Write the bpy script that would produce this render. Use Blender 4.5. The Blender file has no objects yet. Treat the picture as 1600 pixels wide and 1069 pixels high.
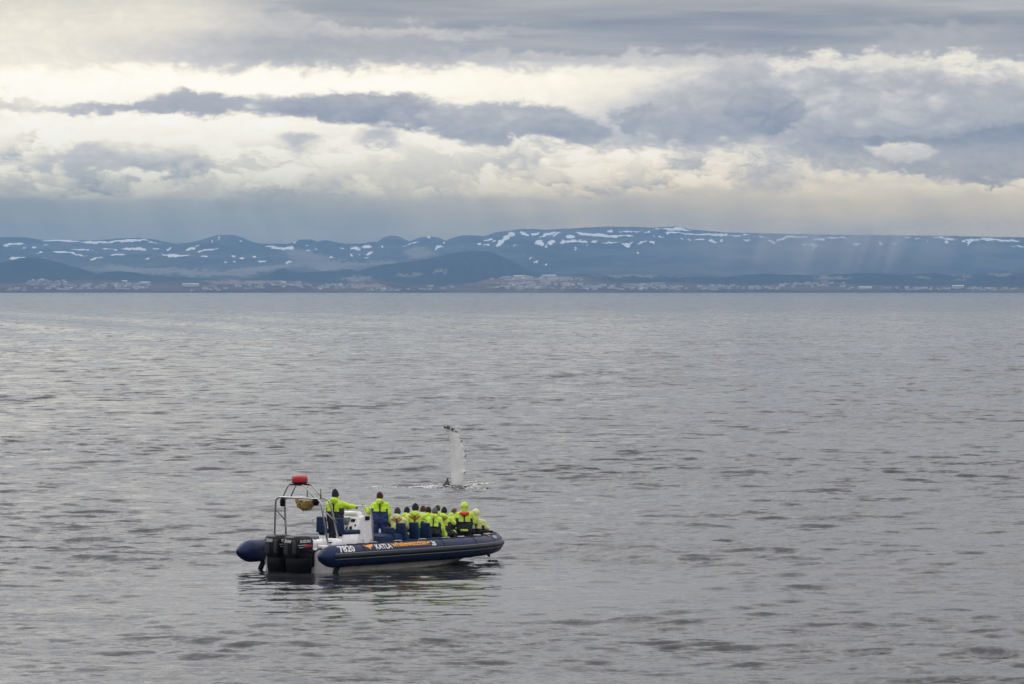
import bpy, bmesh, math, random
import numpy as np
from mathutils import Vector, Matrix, noise as mnoise
from mathutils.bvhtree import BVHTree

R = math.radians
SC = bpy.context.scene
COL = SC.collection
rng = np.random.default_rng(7)
random.seed(7)

# ------------------------------------------------------------------ camera
CAM_H = 8.3            # eye height above the sea, on the upper deck of a larger ship
F = 1600 * 160 / 36    # focal length in photo pixels
HORIZON = 453.0        # photo row of the true horizon
cam_d = bpy.data.cameras.new('camera')
cam = bpy.data.objects.new('camera', cam_d)
COL.objects.link(cam)
cam.location = (0, 0, CAM_H)
cam.rotation_euler = (R(90), 0, 0)
cam_d.lens = 160
cam_d.sensor_width = 36
cam_d.sensor_fit = 'HORIZONTAL'
cam_d.shift_y = -(534.5 - HORIZON) / 1600
cam_d.clip_start = 0.5
cam_d.clip_end = 120000
SC.camera = cam

# ------------------------------------------------------------------ render settings
SC.render.engine = 'CYCLES'
SC.view_settings.view_transform = 'Standard'
SC.view_settings.look = 'None'
SC.view_settings.exposure = 0.0
SC.view_settings.gamma = 1.0
SC.view_settings.use_curve_mapping = False
cy = SC.cycles
cy.use_denoising = True
cy.use_adaptive_sampling = False
cy.max_bounces = 5
cy.diffuse_bounces = 2
cy.glossy_bounces = 3
cy.transmission_bounces = 3
cy.volume_bounces = 0
cy.transparent_max_bounces = 8
cy.caustics_reflective = False
cy.caustics_refractive = False

# ------------------------------------------------------------------ shader expression helper
def lin(c):
    c = c / 255.0
    return c / 12.92 if c <= 0.04045 else ((c + 0.055) / 1.055) ** 2.4
def rgb(r, g, b):
    return (lin(r), lin(g), lin(b), 1.0)

class E:
    """a value in a node tree, with arithmetic that adds math nodes"""
    def __init__(s, nt, sock): s.nt, s.s = nt, sock
    def _put(s, inp, v):
        if isinstance(v, E): s.nt.links.new(v.s, inp)
        else: inp.default_value = v
    def m(s, op, *a, clamp=False):
        n = s.nt.nodes.new('ShaderNodeMath'); n.operation = op; n.use_clamp = clamp
        for i, v in enumerate((s,) + a): s._put(n.inputs[i], v)
        return E(s.nt, n.outputs[0])
    def __add__(s, o): return s.m('ADD', o)
    __radd__ = __add__
    def __sub__(s, o): return s.m('SUBTRACT', o)
    def __rsub__(s, o): return (s * -1.0) + o
    def __mul__(s, o): return s.m('MULTIPLY', o)
    __rmul__ = __mul__
    def __truediv__(s, o): return s.m('DIVIDE', o)
    def pw(s, o): return s.m('POWER', o)
    def step(s, a, b, lo=0.0, hi=1.0):
        n = s.nt.nodes.new('ShaderNodeMapRange'); n.interpolation_type = 'SMOOTHSTEP'
        s._put(n.inputs[0], s)
        for i, v in enumerate((a, b, lo, hi)): s._put(n.inputs[i + 1], v)
        return E(s.nt, n.outputs[0])
def vec(nt, x, y, z):
    n = nt.nodes.new('ShaderNodeCombineXYZ')
    for i, v in enumerate((x, y, z)):
        if isinstance(v, E): nt.links.new(v.s, n.inputs[i])
        else: n.inputs[i].default_value = v
    return E(nt, n.outputs[0])
def sep(nt, sock):
    n = nt.nodes.new('ShaderNodeSeparateXYZ'); nt.links.new(sock, n.inputs[0])
    return [E(nt, o) for o in n.outputs]
def noise(nt, v, scale=1.0, detail=3.0, rough=0.5, dist=0.0):
    n = nt.nodes.new('ShaderNodeTexNoise'); n.noise_dimensions = '3D'
    if v is not None: nt.links.new(v.s, n.inputs['Vector'])
    n.inputs['Scale'].default_value = scale; n.inputs['Detail'].default_value = detail
    n.inputs['Roughness'].default_value = rough; n.inputs['Distortion'].default_value = dist
    return E(nt, n.outputs['Fac']), E(nt, n.outputs['Color'])
def mixf(nt, f, a, b):
    n = nt.nodes.new('ShaderNodeMix'); n.data_type = 'FLOAT'
    for i, v in zip((0, 2, 3), (f, a, b)):
        if isinstance(v, E): nt.links.new(v.s, n.inputs[i])
        else: n.inputs[i].default_value = v
    return E(nt, n.outputs[0])
def mixc(nt, f, a, b):
    n = nt.nodes.new('ShaderNodeMix'); n.data_type = 'RGBA'
    for i, v in zip((0, 6, 7), (f, a, b)):
        if isinstance(v, E): nt.links.new(v.s, n.inputs[i])
        else: n.inputs[i].default_value = v
    return E(nt, n.outputs[2])

# ------------------------------------------------------------------ sun and sky
SUN_AZ, SUN_EL = -52.0, 50.0      # degrees left of the view direction, and up
sun_d = bpy.data.lights.new('sun', 'SUN')
sun_d.energy = 0.8
sun_d.angle = R(20)
sun_d.color = (1.0, 0.95, 0.86)
sun = bpy.data.objects.new('sun', sun_d)
COL.objects.link(sun)
sv = Vector((math.sin(R(SUN_AZ)) * math.cos(R(SUN_EL)), math.cos(R(SUN_AZ)) * math.cos(R(SUN_EL)), math.sin(R(SUN_EL))))
sun.rotation_euler = sv.to_track_quat('Z', 'Y').to_euler()

world = bpy.data.worlds.new('World')
SC.world = world
world.use_nodes = True
wt = world.node_tree
wt.nodes.clear()

def build_sky():
    nt = wt
    tc = nt.nodes.new('ShaderNodeTexCoord')
    dx, dy, dz = sep(nt, tc.outputs['Generated'])
    # azimuth and elevation of the looked-at bit of sky, in thousandths of 7.111 rad
    u = dx.m('ARCTAN2', dy) * 7.111
    v = dz.m('ARCSINE') * 7.111
    big, bigc = noise(nt, vec(nt, u * 7.0, v * 13.0, 1.7), 1.0, 4.0, 0.55)
    fin, finc = noise(nt, vec(nt, u * 22.0, v * 38.0, 5.1), 1.0, 6.0, 0.66)
    puff, _ = noise(nt, vec(nt, u * 19.0 + (big - 0.5) * 2.0, v * 36.0, 14.2), 1.0, 2.0, 0.55)
    bill = 0.35 - (puff - 0.5).m('ABSOLUTE') * 3.6
    bx, by, bz = sep(nt, bigc.s)
    fx, fy, fz = sep(nt, finc.s)
    su = u + (bx - 0.5) * 0.16 + (fx - 0.5) * 0.095
    sv_ = v + (by - 0.5) * 0.045 + (fy - 0.5) * 0.060 + bill * 0.018
    streak, _ = noise(nt, vec(nt, u * 2.2, v * 34.0, 3.3), 1.0, 4.0, 0.55)
    streak2, _ = noise(nt, vec(nt, u * 5.0 + v * 6.0, v * 60.0, 9.3), 1.0, 3.0, 0.5)
    # upper overcast, projected on a flat cloud layer so it shrinks towards the horizon
    den = dz.m('MAXIMUM', 0.0) + 0.12
    lay, _ = noise(nt, vec(nt, dx / den * 1.1, dy / den * 2.2, 0.4), 1.0, 5.0, 0.55)
    L = 0.86 + (streak - 0.5) * 0.25
    # generic banks of stratus everywhere round the horizon
    bank, _ = noise(nt, vec(nt, u * 1.5, v * 7.0, 11.0), 1.0, 4.0, 0.55)
    side = u.m('ABSOLUTE').step(0.75, 1.3)
    L = mixf(nt, bank.step(0.45, 0.62) * side, L, 0.44)
    texn = (big - 0.5) * 1.3 + (fin - 0.5) * 1.5 - bill * 0.9
    soft_tex = big - 0.5
    cumn, _ = noise(nt, vec(nt, u * 11.0 + v * 6.0 + (fx - 0.5) * 0.5, v * 27.0 + bill * 0.5, 21.0), 1.0, 5.0, 0.62)
    cum = cumn.step(0.42, 0.58)
    texc = texn + (cum - 0.6) * 0.8
    wx_ = su - u; wy_ = sv_ - v
    warped = {w: vec(nt, u + wx_ * w if w < 1 else su, v + wy_ * w if w < 1 else sv_, 0.0) for w in (0.55, 0.75, 1.0)}
    def vmath(op, *a):
        n = nt.nodes.new('ShaderNodeVectorMath'); n.operation = op
        for i, x in enumerate(a):
            if isinstance(x, E): nt.links.new(x.s, n.inputs[i])
            else: n.inputs[i].default_value = x
        return n
    def blob(L, px, py, rx, ry, b, g=0.0, soft=0.25, op=1.0, tex=0.12, warp=1.0):
        """a bank of cloud round photo place px, py; g brightens its top"""
        P = warped[min(warped, key=lambda w: abs(w - warp))]
        q = vmath('MULTIPLY_ADD', P, (1000.0 / rx, 1000.0 / ry, 0), (-(px - 800.0) / rx, -(HORIZON - py) / ry, 0))
        qv = E(nt, q.outputs['Vector'])
        r = E(nt, vmath('LENGTH', qv).outputs['Value'])
        m = r.step(1.0 + soft, 1.0 - soft, 0.0, op)
        val = (texc if tex >= 0.22 else texn).m('MULTIPLY_ADD', tex, b)
        if g: val = val + E(nt, vmath('DOT_PRODUCT', qv, (0, g, 0)).outputs['Value'])
        return mixf(nt, m, L, val)

    # high grey stratus across the top, thinning to the left
    top = (v + (streak - 0.5) * 0.06 + (by - 0.5) * 0.04).step(0.330, 0.372)
    left = (u + (streak2 - 0.5) * 0.25 + (v - 0.4) * -1.2).step(-0.62, -0.22)
    tv = 0.27 + (streak - 0.5) * 0.75 + (streak2 - 0.5) * 0.30
    L = mixf(nt, top * (left * 0.8 + 0.2), L, tv)
    L = mixf(nt, (v + (streak - 0.5) * 0.03).step(0.425, 0.455) * u.step(-0.6, 0.3) * 0.5, L, 0.62)
    L = blob(L, 1010, 92, 420, 13, 0.56, soft=0.8, op=0.8)
    L = blob(L, 620, 48, 170, 12, 0.68, soft=0.8, op=0.7)
    L = blob(L, 1400, 103, 260, 15, 0.88, soft=0.6, op=0.9)
    L = blob(L, 1450, 62, 120, 26, 0.42, soft=0.6, op=0.8)
    L = blob(L, 120, 46, 250, 34, 0.84, soft=0.8, op=0.8)
    L = blob(L, 90, 96, 220, 30, 0.84, soft=0.8, op=0.7)
    L = blob(L, 480, 78, 260, 30, 0.46, soft=0.8, op=0.7)
    # bright veil between the banks
    L = blob(L, 330, 132, 520, 24, 1.02, soft=0.6, op=0.9, tex=0.06)
    L = blob(L, 250, 215, 560, 46, 0.98, soft=0.5, op=0.9, tex=0.1)
    L = blob(L, 930, 148, 200, 26, 0.92, soft=0.5, op=0.9)
    # grey right-hand side
    L = blob(L, 1360, 168, 410, 64, 0.42, soft=0.35, op=0.95, tex=0.2)
    L = blob(L, 1130, 236, 300, 36, 0.44, soft=0.4, op=0.9, tex=0.2)
    L = blob(L, 1500, 242, 270, 46, 0.12, soft=0.25, op=0.95, tex=0.16)
    L = blob(L, 1390, 180, 165, 34, 0.44, g=0.07, soft=0.14, tex=0.2, warp=0.6)
    L = blob(L, 1200, 170, 74, 36, 0.25, g=0.13, soft=0.10, tex=0.2, warp=0.55)
    L = blob(L, 1120, 200, 70, 26, 0.30, soft=0.4, op=0.8, tex=0.12)
    L = blob(L, 1150, 112, 55, 18, 0.40, soft=0.5, op=0.7)
    # middle row of dark lumps
    L = blob(L, 240, 169, 160, 8, 0.42, soft=0.6, tex=0.1, warp=0.55)
    L = blob(L, 318, 164, 85, 17, 0.36, g=0.04, soft=0.4, tex=0.12, warp=0.55)
    L = blob(L, 20, 160, 55, 10, 0.62, soft=0.6, op=0.8)
    L = blob(L, 545, 164, 145, 23, 0.35, g=0.07, soft=0.25, tex=0.2, warp=0.55)
    L = blob(L, 632, 180, 90, 22, 0.26, g=0.04, soft=0.3, op=0.95, tex=0.2, warp=0.55)
    L = blob(L, 795, 192, 132, 36, 0.40, g=0.09, soft=0.18, tex=0.21, warp=0.55)
    L = blob(L, 890, 206, 64, 22, 0.30, g=0.04, soft=0.3, op=0.95, tex=0.2, warp=0.55)
    L = blob(L, 1005, 184, 52, 26, 0.36, g=0.09, soft=0.2, tex=0.2, warp=0.75)
    L = blob(L, 1085, 198, 60, 20, 0.33, g=0.05, soft=0.3, op=0.9, tex=0.18, warp=0.75)
    L = blob(L, 462, 221, 30, 12, 0.48, soft=0.6, op=0.9, warp=0.6)
    L = blob(L, 585, 215, 44, 14, 0.46, soft=0.6, op=0.9, warp=0.6)
    L = blob(L, 50, 216, 34, 8, 0.72, soft=0.6, op=0.7)
    # lower row of sunlit cumulus
    zone = (v + (by - 0.5) * 0.03).step(0.135, 0.155) * (v + (bx - 0.5) * 0.05).step(0.245, 0.200) * u.step(0.75, 0.25, 0.35, 1.0)
    L = mixf(nt, zone * 0.8, L, cum * 0.34 + 0.66)
    L = blob(L, 1000, 268, 240, 38, 0.76, soft=0.4, op=0.8, tex=0.4)
    L = blob(L, 120, 262, 200, 38, 0.80, g=0.06, soft=0.2, op=0.95, tex=0.4)
    L = blob(L, 40, 284, 80, 20, 0.88, g=0.08, soft=0.2, tex=0.3, warp=0.7)
    L = blob(L, 195, 288, 60, 18, 0.88, g=0.08, soft=0.2, tex=0.3, warp=0.7)
    L = blob(L, 205, 236, 60, 20, 0.76, soft=0.4, op=0.8, tex=0.2)
    L = blob(L, 130, 250, 80, 17, 0.56, soft=0.5, op=0.9)
    L = blob(L, 210, 268, 55, 11, 0.54, soft=0.5, op=0.8)
    L = blob(L, 470, 284, 136, 27, 0.90, g=0.10, soft=0.12, tex=0.3, warp=0.7)
    L = blob(L, 400, 296, 60, 14, 0.84, g=0.10, soft=0.2, tex=0.3, warp=0.7)
    L = blob(L, 690, 288, 62, 18, 0.78, g=0.06, soft=0.2, tex=0.2)
    L = blob(L, 620, 268, 110, 20, 0.72, soft=0.6, op=0.7)
    L = blob(L, 830, 240, 44, 28, 0.82, g=0.04, soft=0.3, op=0.9, tex=0.3)
    L = blob(L, 950, 262, 95, 26, 0.92, g=0.04, soft=0.25, tex=0.26)
    L = blob(L, 1100, 291, 54, 17, 0.92, g=0.08, soft=0.16, tex=0.24, warp=0.6)
    L = blob(L, 1370, 282, 110, 14, 0.84, soft=0.5, op=0.9, tex=0.2)
    L = blob(L, 1545, 300, 80, 14, 0.84, g=0.06, soft=0.3, tex=0.2)
    L = blob(L, 1408, 235, 46, 16, 0.66, g=0.10, soft=0.25, tex=0.2, warp=0.6)
    L = blob(L, 1415, 256, 56, 12, 0.34, soft=0.6, op=0.6)
    # showers hanging under the cloud base
    edge = v + (by - 0.5) * 0.03 + (fy - 0.5) * 0.022
    rain = edge.step(0.158, 0.135)
    shaft, _ = noise(nt, vec(nt, (u + v * 0.35) * 11.0, v * 1.2, 7.7), 1.0, 4.0, 0.55)
    rv = 0.57 + (shaft - 0.5) * 0.40 + (streak - 0.5) * 0.25 + u * 0.15 + soft_tex * 0.30 + v.step(0.06, 0.15) * 0.06
    L = mixf(nt, rain, L, rv)

    L = blob(L, 1352, 330, 46, 62, 0.90, soft=0.9, op=0.35, tex=0.05)
    L = blob(L, 1260, 330, 230, 50, 0.78, soft=0.9, op=0.35, tex=0.1)
    # overcast overhead
    gx, gy, gz = math.sin(R(-15)) * math.cos(R(11)), math.cos(R(-15)) * math.cos(R(11)), math.sin(R(11))   # glow added to the unseen sky up to the left, for bright streaks on the water
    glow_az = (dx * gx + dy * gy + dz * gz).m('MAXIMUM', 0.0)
    up = 0.57 + (lay - 0.5) * 0.7
    L = mixf(nt, v.step(0.45, 0.75), L, up)

    ramp = nt.nodes.new('ShaderNodeValToRGB')
    cr = ramp.color_ramp
    stops = [(0.0, rgb(112, 120, 138)), (0.22, rgb(143, 146, 156)), (0.42, rgb(169, 169, 172)), (0.6, rgb(202, 199, 195)),
             (0.78, rgb(234, 228, 212)), (0.92, rgb(252, 246, 228)), (1.0, rgb(255, 252, 240))]
    while len(cr.elements) < len(stops): cr.elements.new(0.5)
    for e, (p, c) in zip(cr.elements, stops): e.position = p; e.color = c
    nt.links.new(L.s, ramp.inputs[0])
    col = E(nt, ramp.outputs[0])
    # light that has come a long way through the low air is warm, more so through the showers on the right
    low = v.step(0.26, 0.06)
    right = u.step(-0.5, 0.35)
    tintc = mixc(nt, right, (0.84, 0.80, 0.56, 1), (1.28, 1.03, 0.58, 1))
    lm = nt.nodes.new('ShaderNodeVectorMath'); lm.operation = 'MULTIPLY'
    nt.links.new(col.s, lm.inputs[0]); nt.links.new(tintc.s, lm.inputs[1])
    col = mixc(nt, low, col, E(nt, lm.outputs[0]))
    # sunlit cloud is a little creamy, more so low in the sky
    cm = nt.nodes.new('ShaderNodeVectorMath'); cm.operation = 'MULTIPLY'
    nt.links.new(col.s, cm.inputs[0]); cm.inputs[1].default_value = (1.045, 1.0, 0.945)
    col = mixc(nt, v.step(0.62, 0.45) * 0.8 + 0.2, col, E(nt, cm.outputs[0]))
    cool = nt.nodes.new('ShaderNodeVectorMath'); cool.operation = 'MULTIPLY'
    nt.links.new(col.s, cool.inputs[0]); cool.inputs[1].default_value = (0.978, 0.985, 1.03)
    col = mixc(nt, v.step(0.45, 0.9), col, E(nt, cool.outputs[0]))
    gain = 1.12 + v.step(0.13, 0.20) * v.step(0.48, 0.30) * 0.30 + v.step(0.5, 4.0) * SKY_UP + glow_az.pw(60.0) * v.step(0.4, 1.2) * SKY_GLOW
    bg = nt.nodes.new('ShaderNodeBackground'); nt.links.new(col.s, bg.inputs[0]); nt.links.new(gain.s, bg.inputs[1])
    sky = nt.nodes.new('ShaderNodeTexSky'); sky.sky_type = 'NISHITA'; sky.sun_disc = False
    sky.sun_elevation = R(SUN_EL); sky.sun_rotation = R(SUN_AZ)
    bs = nt.nodes.new('ShaderNodeBackground'); nt.links.new(sky.outputs[0], bs.inputs[0]); bs.inputs[1].default_value = 0.08
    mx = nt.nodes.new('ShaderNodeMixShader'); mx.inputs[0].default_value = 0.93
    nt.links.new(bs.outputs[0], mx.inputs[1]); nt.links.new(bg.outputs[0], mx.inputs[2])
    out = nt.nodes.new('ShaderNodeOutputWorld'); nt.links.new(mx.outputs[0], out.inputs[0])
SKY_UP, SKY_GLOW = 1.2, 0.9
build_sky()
world.cycles.sampling_method = 'MANUAL'
world.cycles.sample_map_resolution = 512

# ------------------------------------------------------------------ object helpers
def tag(o, label=None, cat=None, group=None, kind=None):
    if label: o['label'] = label
    if cat: o['category'] = cat
    if group: o['group'] = group
    if kind: o['kind'] = kind
    return o
def link(name, me, mat=None, parent=None):
    o = bpy.data.objects.new(name, me)
    COL.objects.link(o)
    if mat is not None and me is not None and not me.materials: me.materials.append(mat)
    if parent is not None: o.parent = parent
    return o
def from_bm(name, bm, mat, parent=None, smooth=True):
    me = bpy.data.meshes.new(name)
    bmesh.ops.recalc_face_normals(bm, faces=bm.faces)
    bm.to_mesh(me); bm.free()
    if smooth:
        me.polygons.foreach_set('use_smooth', [True] * len(me.polygons))
    return link(name, me, mat, parent)
def empty(name, loc=(0, 0, 0), rot=(0, 0, 0), parent=None):
    o = bpy.data.objects.new(name, None)
    o.empty_display_size = 0.2
    COL.objects.link(o)
    o.location = loc; o.rotation_euler = rot
    if parent is not None: o.parent = parent
    return o
def grid_mesh(name, X, Y, Z):
    """rows x cols arrays to a quad mesh"""
    r, c = X.shape
    me = bpy.data.meshes.new(name)
    co = np.stack([X, Y, Z], -1).reshape(-1, 3).astype(np.float32)
    i = (np.arange(r - 1)[:, None] * c + np.arange(c - 1)[None, :]).ravel()
    q = np.stack([i, i + 1, i + c + 1, i + c], 1).astype(np.int32)
    me.vertices.add(len(co)); me.vertices.foreach_set('co', co.ravel())
    me.loops.add(q.size); me.loops.foreach_set('vertex_index', q.ravel())
    me.polygons.add(len(q))
    me.polygons.foreach_set('loop_start', np.arange(0, q.size, 4, dtype=np.int32))
    me.polygons.foreach_set('use_smooth', np.ones(len(q), bool))
    me.update(calc_edges=True)
    return me
def material(name, color=(0.5, 0.5, 0.5), rough=0.5, metal=0.0, spec=0.5, grain=0.0, gscale=30.0, bump=0.0, bscale=60.0, coat=0.0):
    m = bpy.data.materials.new(name); m.use_nodes = True
    nt = m.node_tree; p = nt.nodes['Principled BSDF']
    p.inputs['Roughness'].default_value = rough; p.inputs['Metallic'].default_value = metal
    p.inputs['Specular IOR Level'].default_value = spec
    p.inputs['Coat Weight'].default_value = coat
    c = (*color[:3], 1.0)
    p.inputs['Base Color'].default_value = c
    tc = nt.nodes.new('ShaderNodeTexCoord'); ov = E(nt, tc.outputs['Object'])
    if grain:
        n, _ = noise(nt, ov, gscale, 5.0, 0.6)
        a = tuple(x * (1 - grain) for x in c[:3]) + (1,); b = tuple(min(1, x * (1 + grain)) for x in c[:3]) + (1,)
        cc = mixc(nt, n.step(0.3, 0.7), a, b)
        nt.links.new(cc.s, p.inputs['Base Color'])
        rr = n.step(0.3, 0.7, max(0.02, rough - 0.08), min(1, rough + 0.1))
        nt.links.new(rr.s, p.inputs['Roughness'])
    if bump:
        n, _ = noise(nt, ov, bscale, 4.0, 0.6)
        b = nt.nodes.new('ShaderNodeBump'); b.inputs['Strength'].default_value = bump; b.inputs['Distance'].default_value = 0.02
        nt.links.new(n.s, b.inputs['Height']); nt.links.new(b.outputs[0], p.inputs['Normal'])
    return m

# ------------------------------------------------------------------ the sea
WAVES = []
def make_waves():
    r = np.random.default_rng(11)
    for k in range(76):
        lam = 0.55 * (9.0 / 0.55) ** (k / 75.0) * r.uniform(0.9, 1.1)
        main = R(-103) if lam > 1.8 else R(-94)
        th = main + r.normal(0, R(21 if lam > 1.8 else 36))
        slope = 0.027 if lam < 1.6 else (0.024 if lam < 2.8 else 0.0105)
        a = slope * lam / (2 * math.pi) * r.uniform(0.6, 1.35)
        WAVES.append((lam, math.cos(th) * 2 * math.pi / lam, math.sin(th) * 2 * math.pi / lam, a, r.uniform(0, 6.283)))
    # a low swell left over from offshore
    for lam, deg, a in ((17.0, -70, 0.03), (24.0, -125, 0.05), (33.0, -95, 0.06)):
        WAVES.append((lam, math.cos(R(deg)) * 2 * math.pi / lam, math.sin(R(deg)) * 2 * math.pi / lam, a, r.uniform(0, 6.283)))
make_waves()
def calm(x, y):
    """the boat and the whale smooth the water round them a little"""
    r = np.hypot((np.asarray(x) + 2.5) / 10.0, (np.asarray(y) - 127.0) / 17.0)
    return 0.38 + 0.62 * np.clip((r - 0.45) / 0.65, 0, 1)
def sea_height(x, y, cell=0.0):
    x = np.asarray(x, float); y = np.asarray(y, float)
    # patchy gusts
    g = 0.85 + 0.22 * np.sin(x * 0.11 + y * 0.023 + 1.0) * np.sin(y * 0.041 - x * 0.05 + 0.4) + 0.15 * np.sin(x * 0.31 - y * 0.087) 
    z = np.zeros(np.broadcast(x, y).shape)
    for lam, kx, ky, a, ph in WAVES:
        p = kx * x + ky * y + ph
        w = np.clip(lam / (np.asarray(cell) * 3.0 + 1e-6) - 0.6, 0, 1) if np.any(cell) else 1.0
        s = np.sin(p)
        # sharper crests than troughs
        z += a * w * (s + 0.28 * (1 - np.cos(2 * p)) - 0.28)
    return z * g * calm(x, y)

def build_water():
    ys = [-400.0, -100.0, 0.0, 30.0, 50.0, 60.0]
    y = 60.0
    while y < 13900:
        y += min(max(0.15 * (y / 130.0) ** 1.55, 0.13), 260)
        ys.append(y)
    ys = np.array(ys)
    a = np.linspace(-1, 1, 341)
    a = np.concatenate([[-9, -5, -3, -2, -1.5, -1.2], a, [1.2, 1.5, 2, 3, 5, 9]])
    w = 20 + 0.135 * np.maximum(ys, 40)
    X = a[None, :] * w[:, None]
    Y = np.repeat(ys[:, None], len(a), 1)
    # close the outer edge into a wide sheet
    X[:, 0] = -9500; X[:, -1] = 9500
    cx = np.gradient(X, axis=1); cyy = np.gradient(Y, axis=0)
    cell = np.maximum(cx * 0.75, cyy)
    Z = sea_height(X, Y, cell) * np.clip((3500 - Y) / 2500, 0, 1)
    Z[:6] = 0
    me = grid_mesh('water', X, Y, Z)
    m = bpy.data.materials.new('sea_water'); m.use_nodes = True
    nt = m.node_tree; p = nt.nodes['Principled BSDF']
    p.inputs['Base Color'].default_value = (0.024, 0.027, 0.030, 1)
    p.inputs['IOR'].default_value = 1.33
    p.inputs['Roughness'].default_value = 0.07
    geo = nt.nodes.new('ShaderNodeNewGeometry')
    px, py, pz = sep(nt, geo.outputs['Position'])
    # small ripples as true slopes, so they keep their effect at any distance
    _, c1 = noise(nt, vec(nt, px * 1.25, py * 2.2, 0.0), 1.0, 4.0, 0.68)
    _, c2 = noise(nt, vec(nt, px * 7.0, py * 9.0, 4.0), 1.0, 2.0, 0.6)
    patch, _ = noise(nt, vec(nt, px * 0.05, py * 0.022, 2.0), 1.0, 3.0, 0.55)
    _, c3 = noise(nt, vec(nt, px * 0.50, py * 0.60, 8.0), 1.0, 3.0, 0.6)
    far = py.step(105.0, 260.0, 0.40, 1.0)
    cr_ = ((px + 2.5) * 0.1).m('POWER', 2.0) + ((py - 127.0) / 17.0).m('POWER', 2.0)
    amp = patch.step(0.3, 0.7, 0.65, 1.25) * cr_.m('SQRT').step(0.45, 1.15, 0.36, 1.0)
    # groups of ripples too far off to be told apart one by one
    _, c4 = noise(nt, vec(nt, px * 0.42, py * 0.085, 31.0), 1.0, 3.0, 0.6)
    _, c5 = noise(nt, vec(nt, px * 0.10, py * 0.020, 37.0), 1.0, 3.0, 0.6)
    def slope(c, k):
        x, y, z = sep(nt, c.s)
        return (x - 0.5) * k, (y - 0.5) * k
    a1, b1 = slope(c1, 1.05); a2, b2 = slope(c2, 0.22); a3, b3 = slope(c3, 1.6)
    sx = (a1 + a2) * amp + a3 * far * amp * 0.9
    a4, b4 = slope(c4, 0.55); a5, b5 = slope(c5, 0.45)
    sy = (b1 + b2) * amp + b3 * far * amp * 1.15 + b4 * py.step(140.0, 420.0) + b5 * py.step(350.0, 1500.0)
    off = vec(nt, sx, sy, 0.0)
    add = nt.nodes.new('ShaderNodeVectorMath'); add.operation = 'ADD'
    nt.links.new(geo.outputs['Normal'], add.inputs[0]); nt.links.new(off.s, add.inputs[1])
    nrm = nt.nodes.new('ShaderNodeVectorMath'); nrm.operation = 'NORMALIZE'
    nt.links.new(add.outputs[0], nrm.inputs[0])
    nt.links.new(nrm.outputs[0], p.inputs['Normal'])
    o = link('water', me, m)
    tag(o, kind='structure', label='grey rippled open sea filling the lower part of the view')
build_water()

# ------------------------------------------------------------------ mountains, hills and shore
def fbm(x, y, sc, oct=5, seed=0, rough=0.5):
    """cheap value noise on arrays"""
    out = np.zeros(np.broadcast(x, y).shape); amp = 1.0; tot = 0
    for o in range(oct):
        fx = x / sc * 2 ** o + seed * 17.3 + o * 5.1; fy = y / sc * 2 ** o + seed * 9.7 + o * 3.3
        ix = np.floor(fx).astype(np.int64); iy = np.floor(fy).astype(np.int64)
        tx = fx - ix; ty = fy - iy
        tx = tx * tx * (3 - 2 * tx); ty = ty * ty * (3 - 2 * ty)
        def h(a, b):
            n = (a * 374761393 + b * 668265263 + (seed + o) * 974711) & 0x7fffffff
            n = ((n ^ (n >> 13)) * 1274126177) & 0x7fffffff
            return ((n ^ (n >> 16)) & 0xffff) / 65535.0
        v = (h(ix, iy) * (1 - tx) + h(ix + 1, iy) * tx) * (1 - ty) + (h(ix, iy + 1) * (1 - tx) + h(ix + 1, iy + 1) * tx) * ty
        out = out + v * amp; tot += amp; amp *= rough
    return out / tot
def to_px(x, y, z):
    return 800 + F * x / y, HORIZON - F * (z - CAM_H) / y
def prof(points, px):
    p = np.array(points, float)
    return np.interp(px, p[:, 0], p[:, 1])

def land_material(name, base_a, base_b, tan=(0.30, 0.26, 0.22)):
    m = bpy.data.materials.new(name); m.use_nodes = True
    nt = m.node_tree; p = nt.nodes['Principled BSDF']
    p.inputs['Roughness'].default_value = 0.95
    p.inputs['Specular IOR Level'].default_value = 0.1
    geo = nt.nodes.new('ShaderNodeNewGeometry')
    px, py, pz = sep(nt, geo.outputs['Position'])
    n, _ = noise(nt, vec(nt, px * 0.0022, py * 0.0008, pz * 0.016), 1.0, 7.0, 0.66)
    c = mixc(nt, n.step(0.36, 0.72), (*base_a, 1), (*base_b, 1))
    at = nt.nodes.new('ShaderNodeAttribute'); at.attribute_name = 'bare'
    c = mixc(nt, E(nt, at.outputs['Fac']), c, (*tan, 1))
    at2 = nt.nodes.new('ShaderNodeAttribute'); at2.attribute_name = 'snow'
    n3, _ = noise(nt, vec(nt, px * 0.012, py * 0.002, pz * 0.11), 1.0, 5.0, 0.7)
    sn = E(nt, at2.outputs['Fac']) + (n3 - 0.5) * 1.3
    c = mixc(nt, sn.step(0.46, 0.72) * E(nt, at2.outputs['Fac']).step(0.02, 0.2), c, (0.74, 0.76, 0.79, 1))
    nt.links.new(c.s, p.inputs['Base Color'])
    return m

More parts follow.
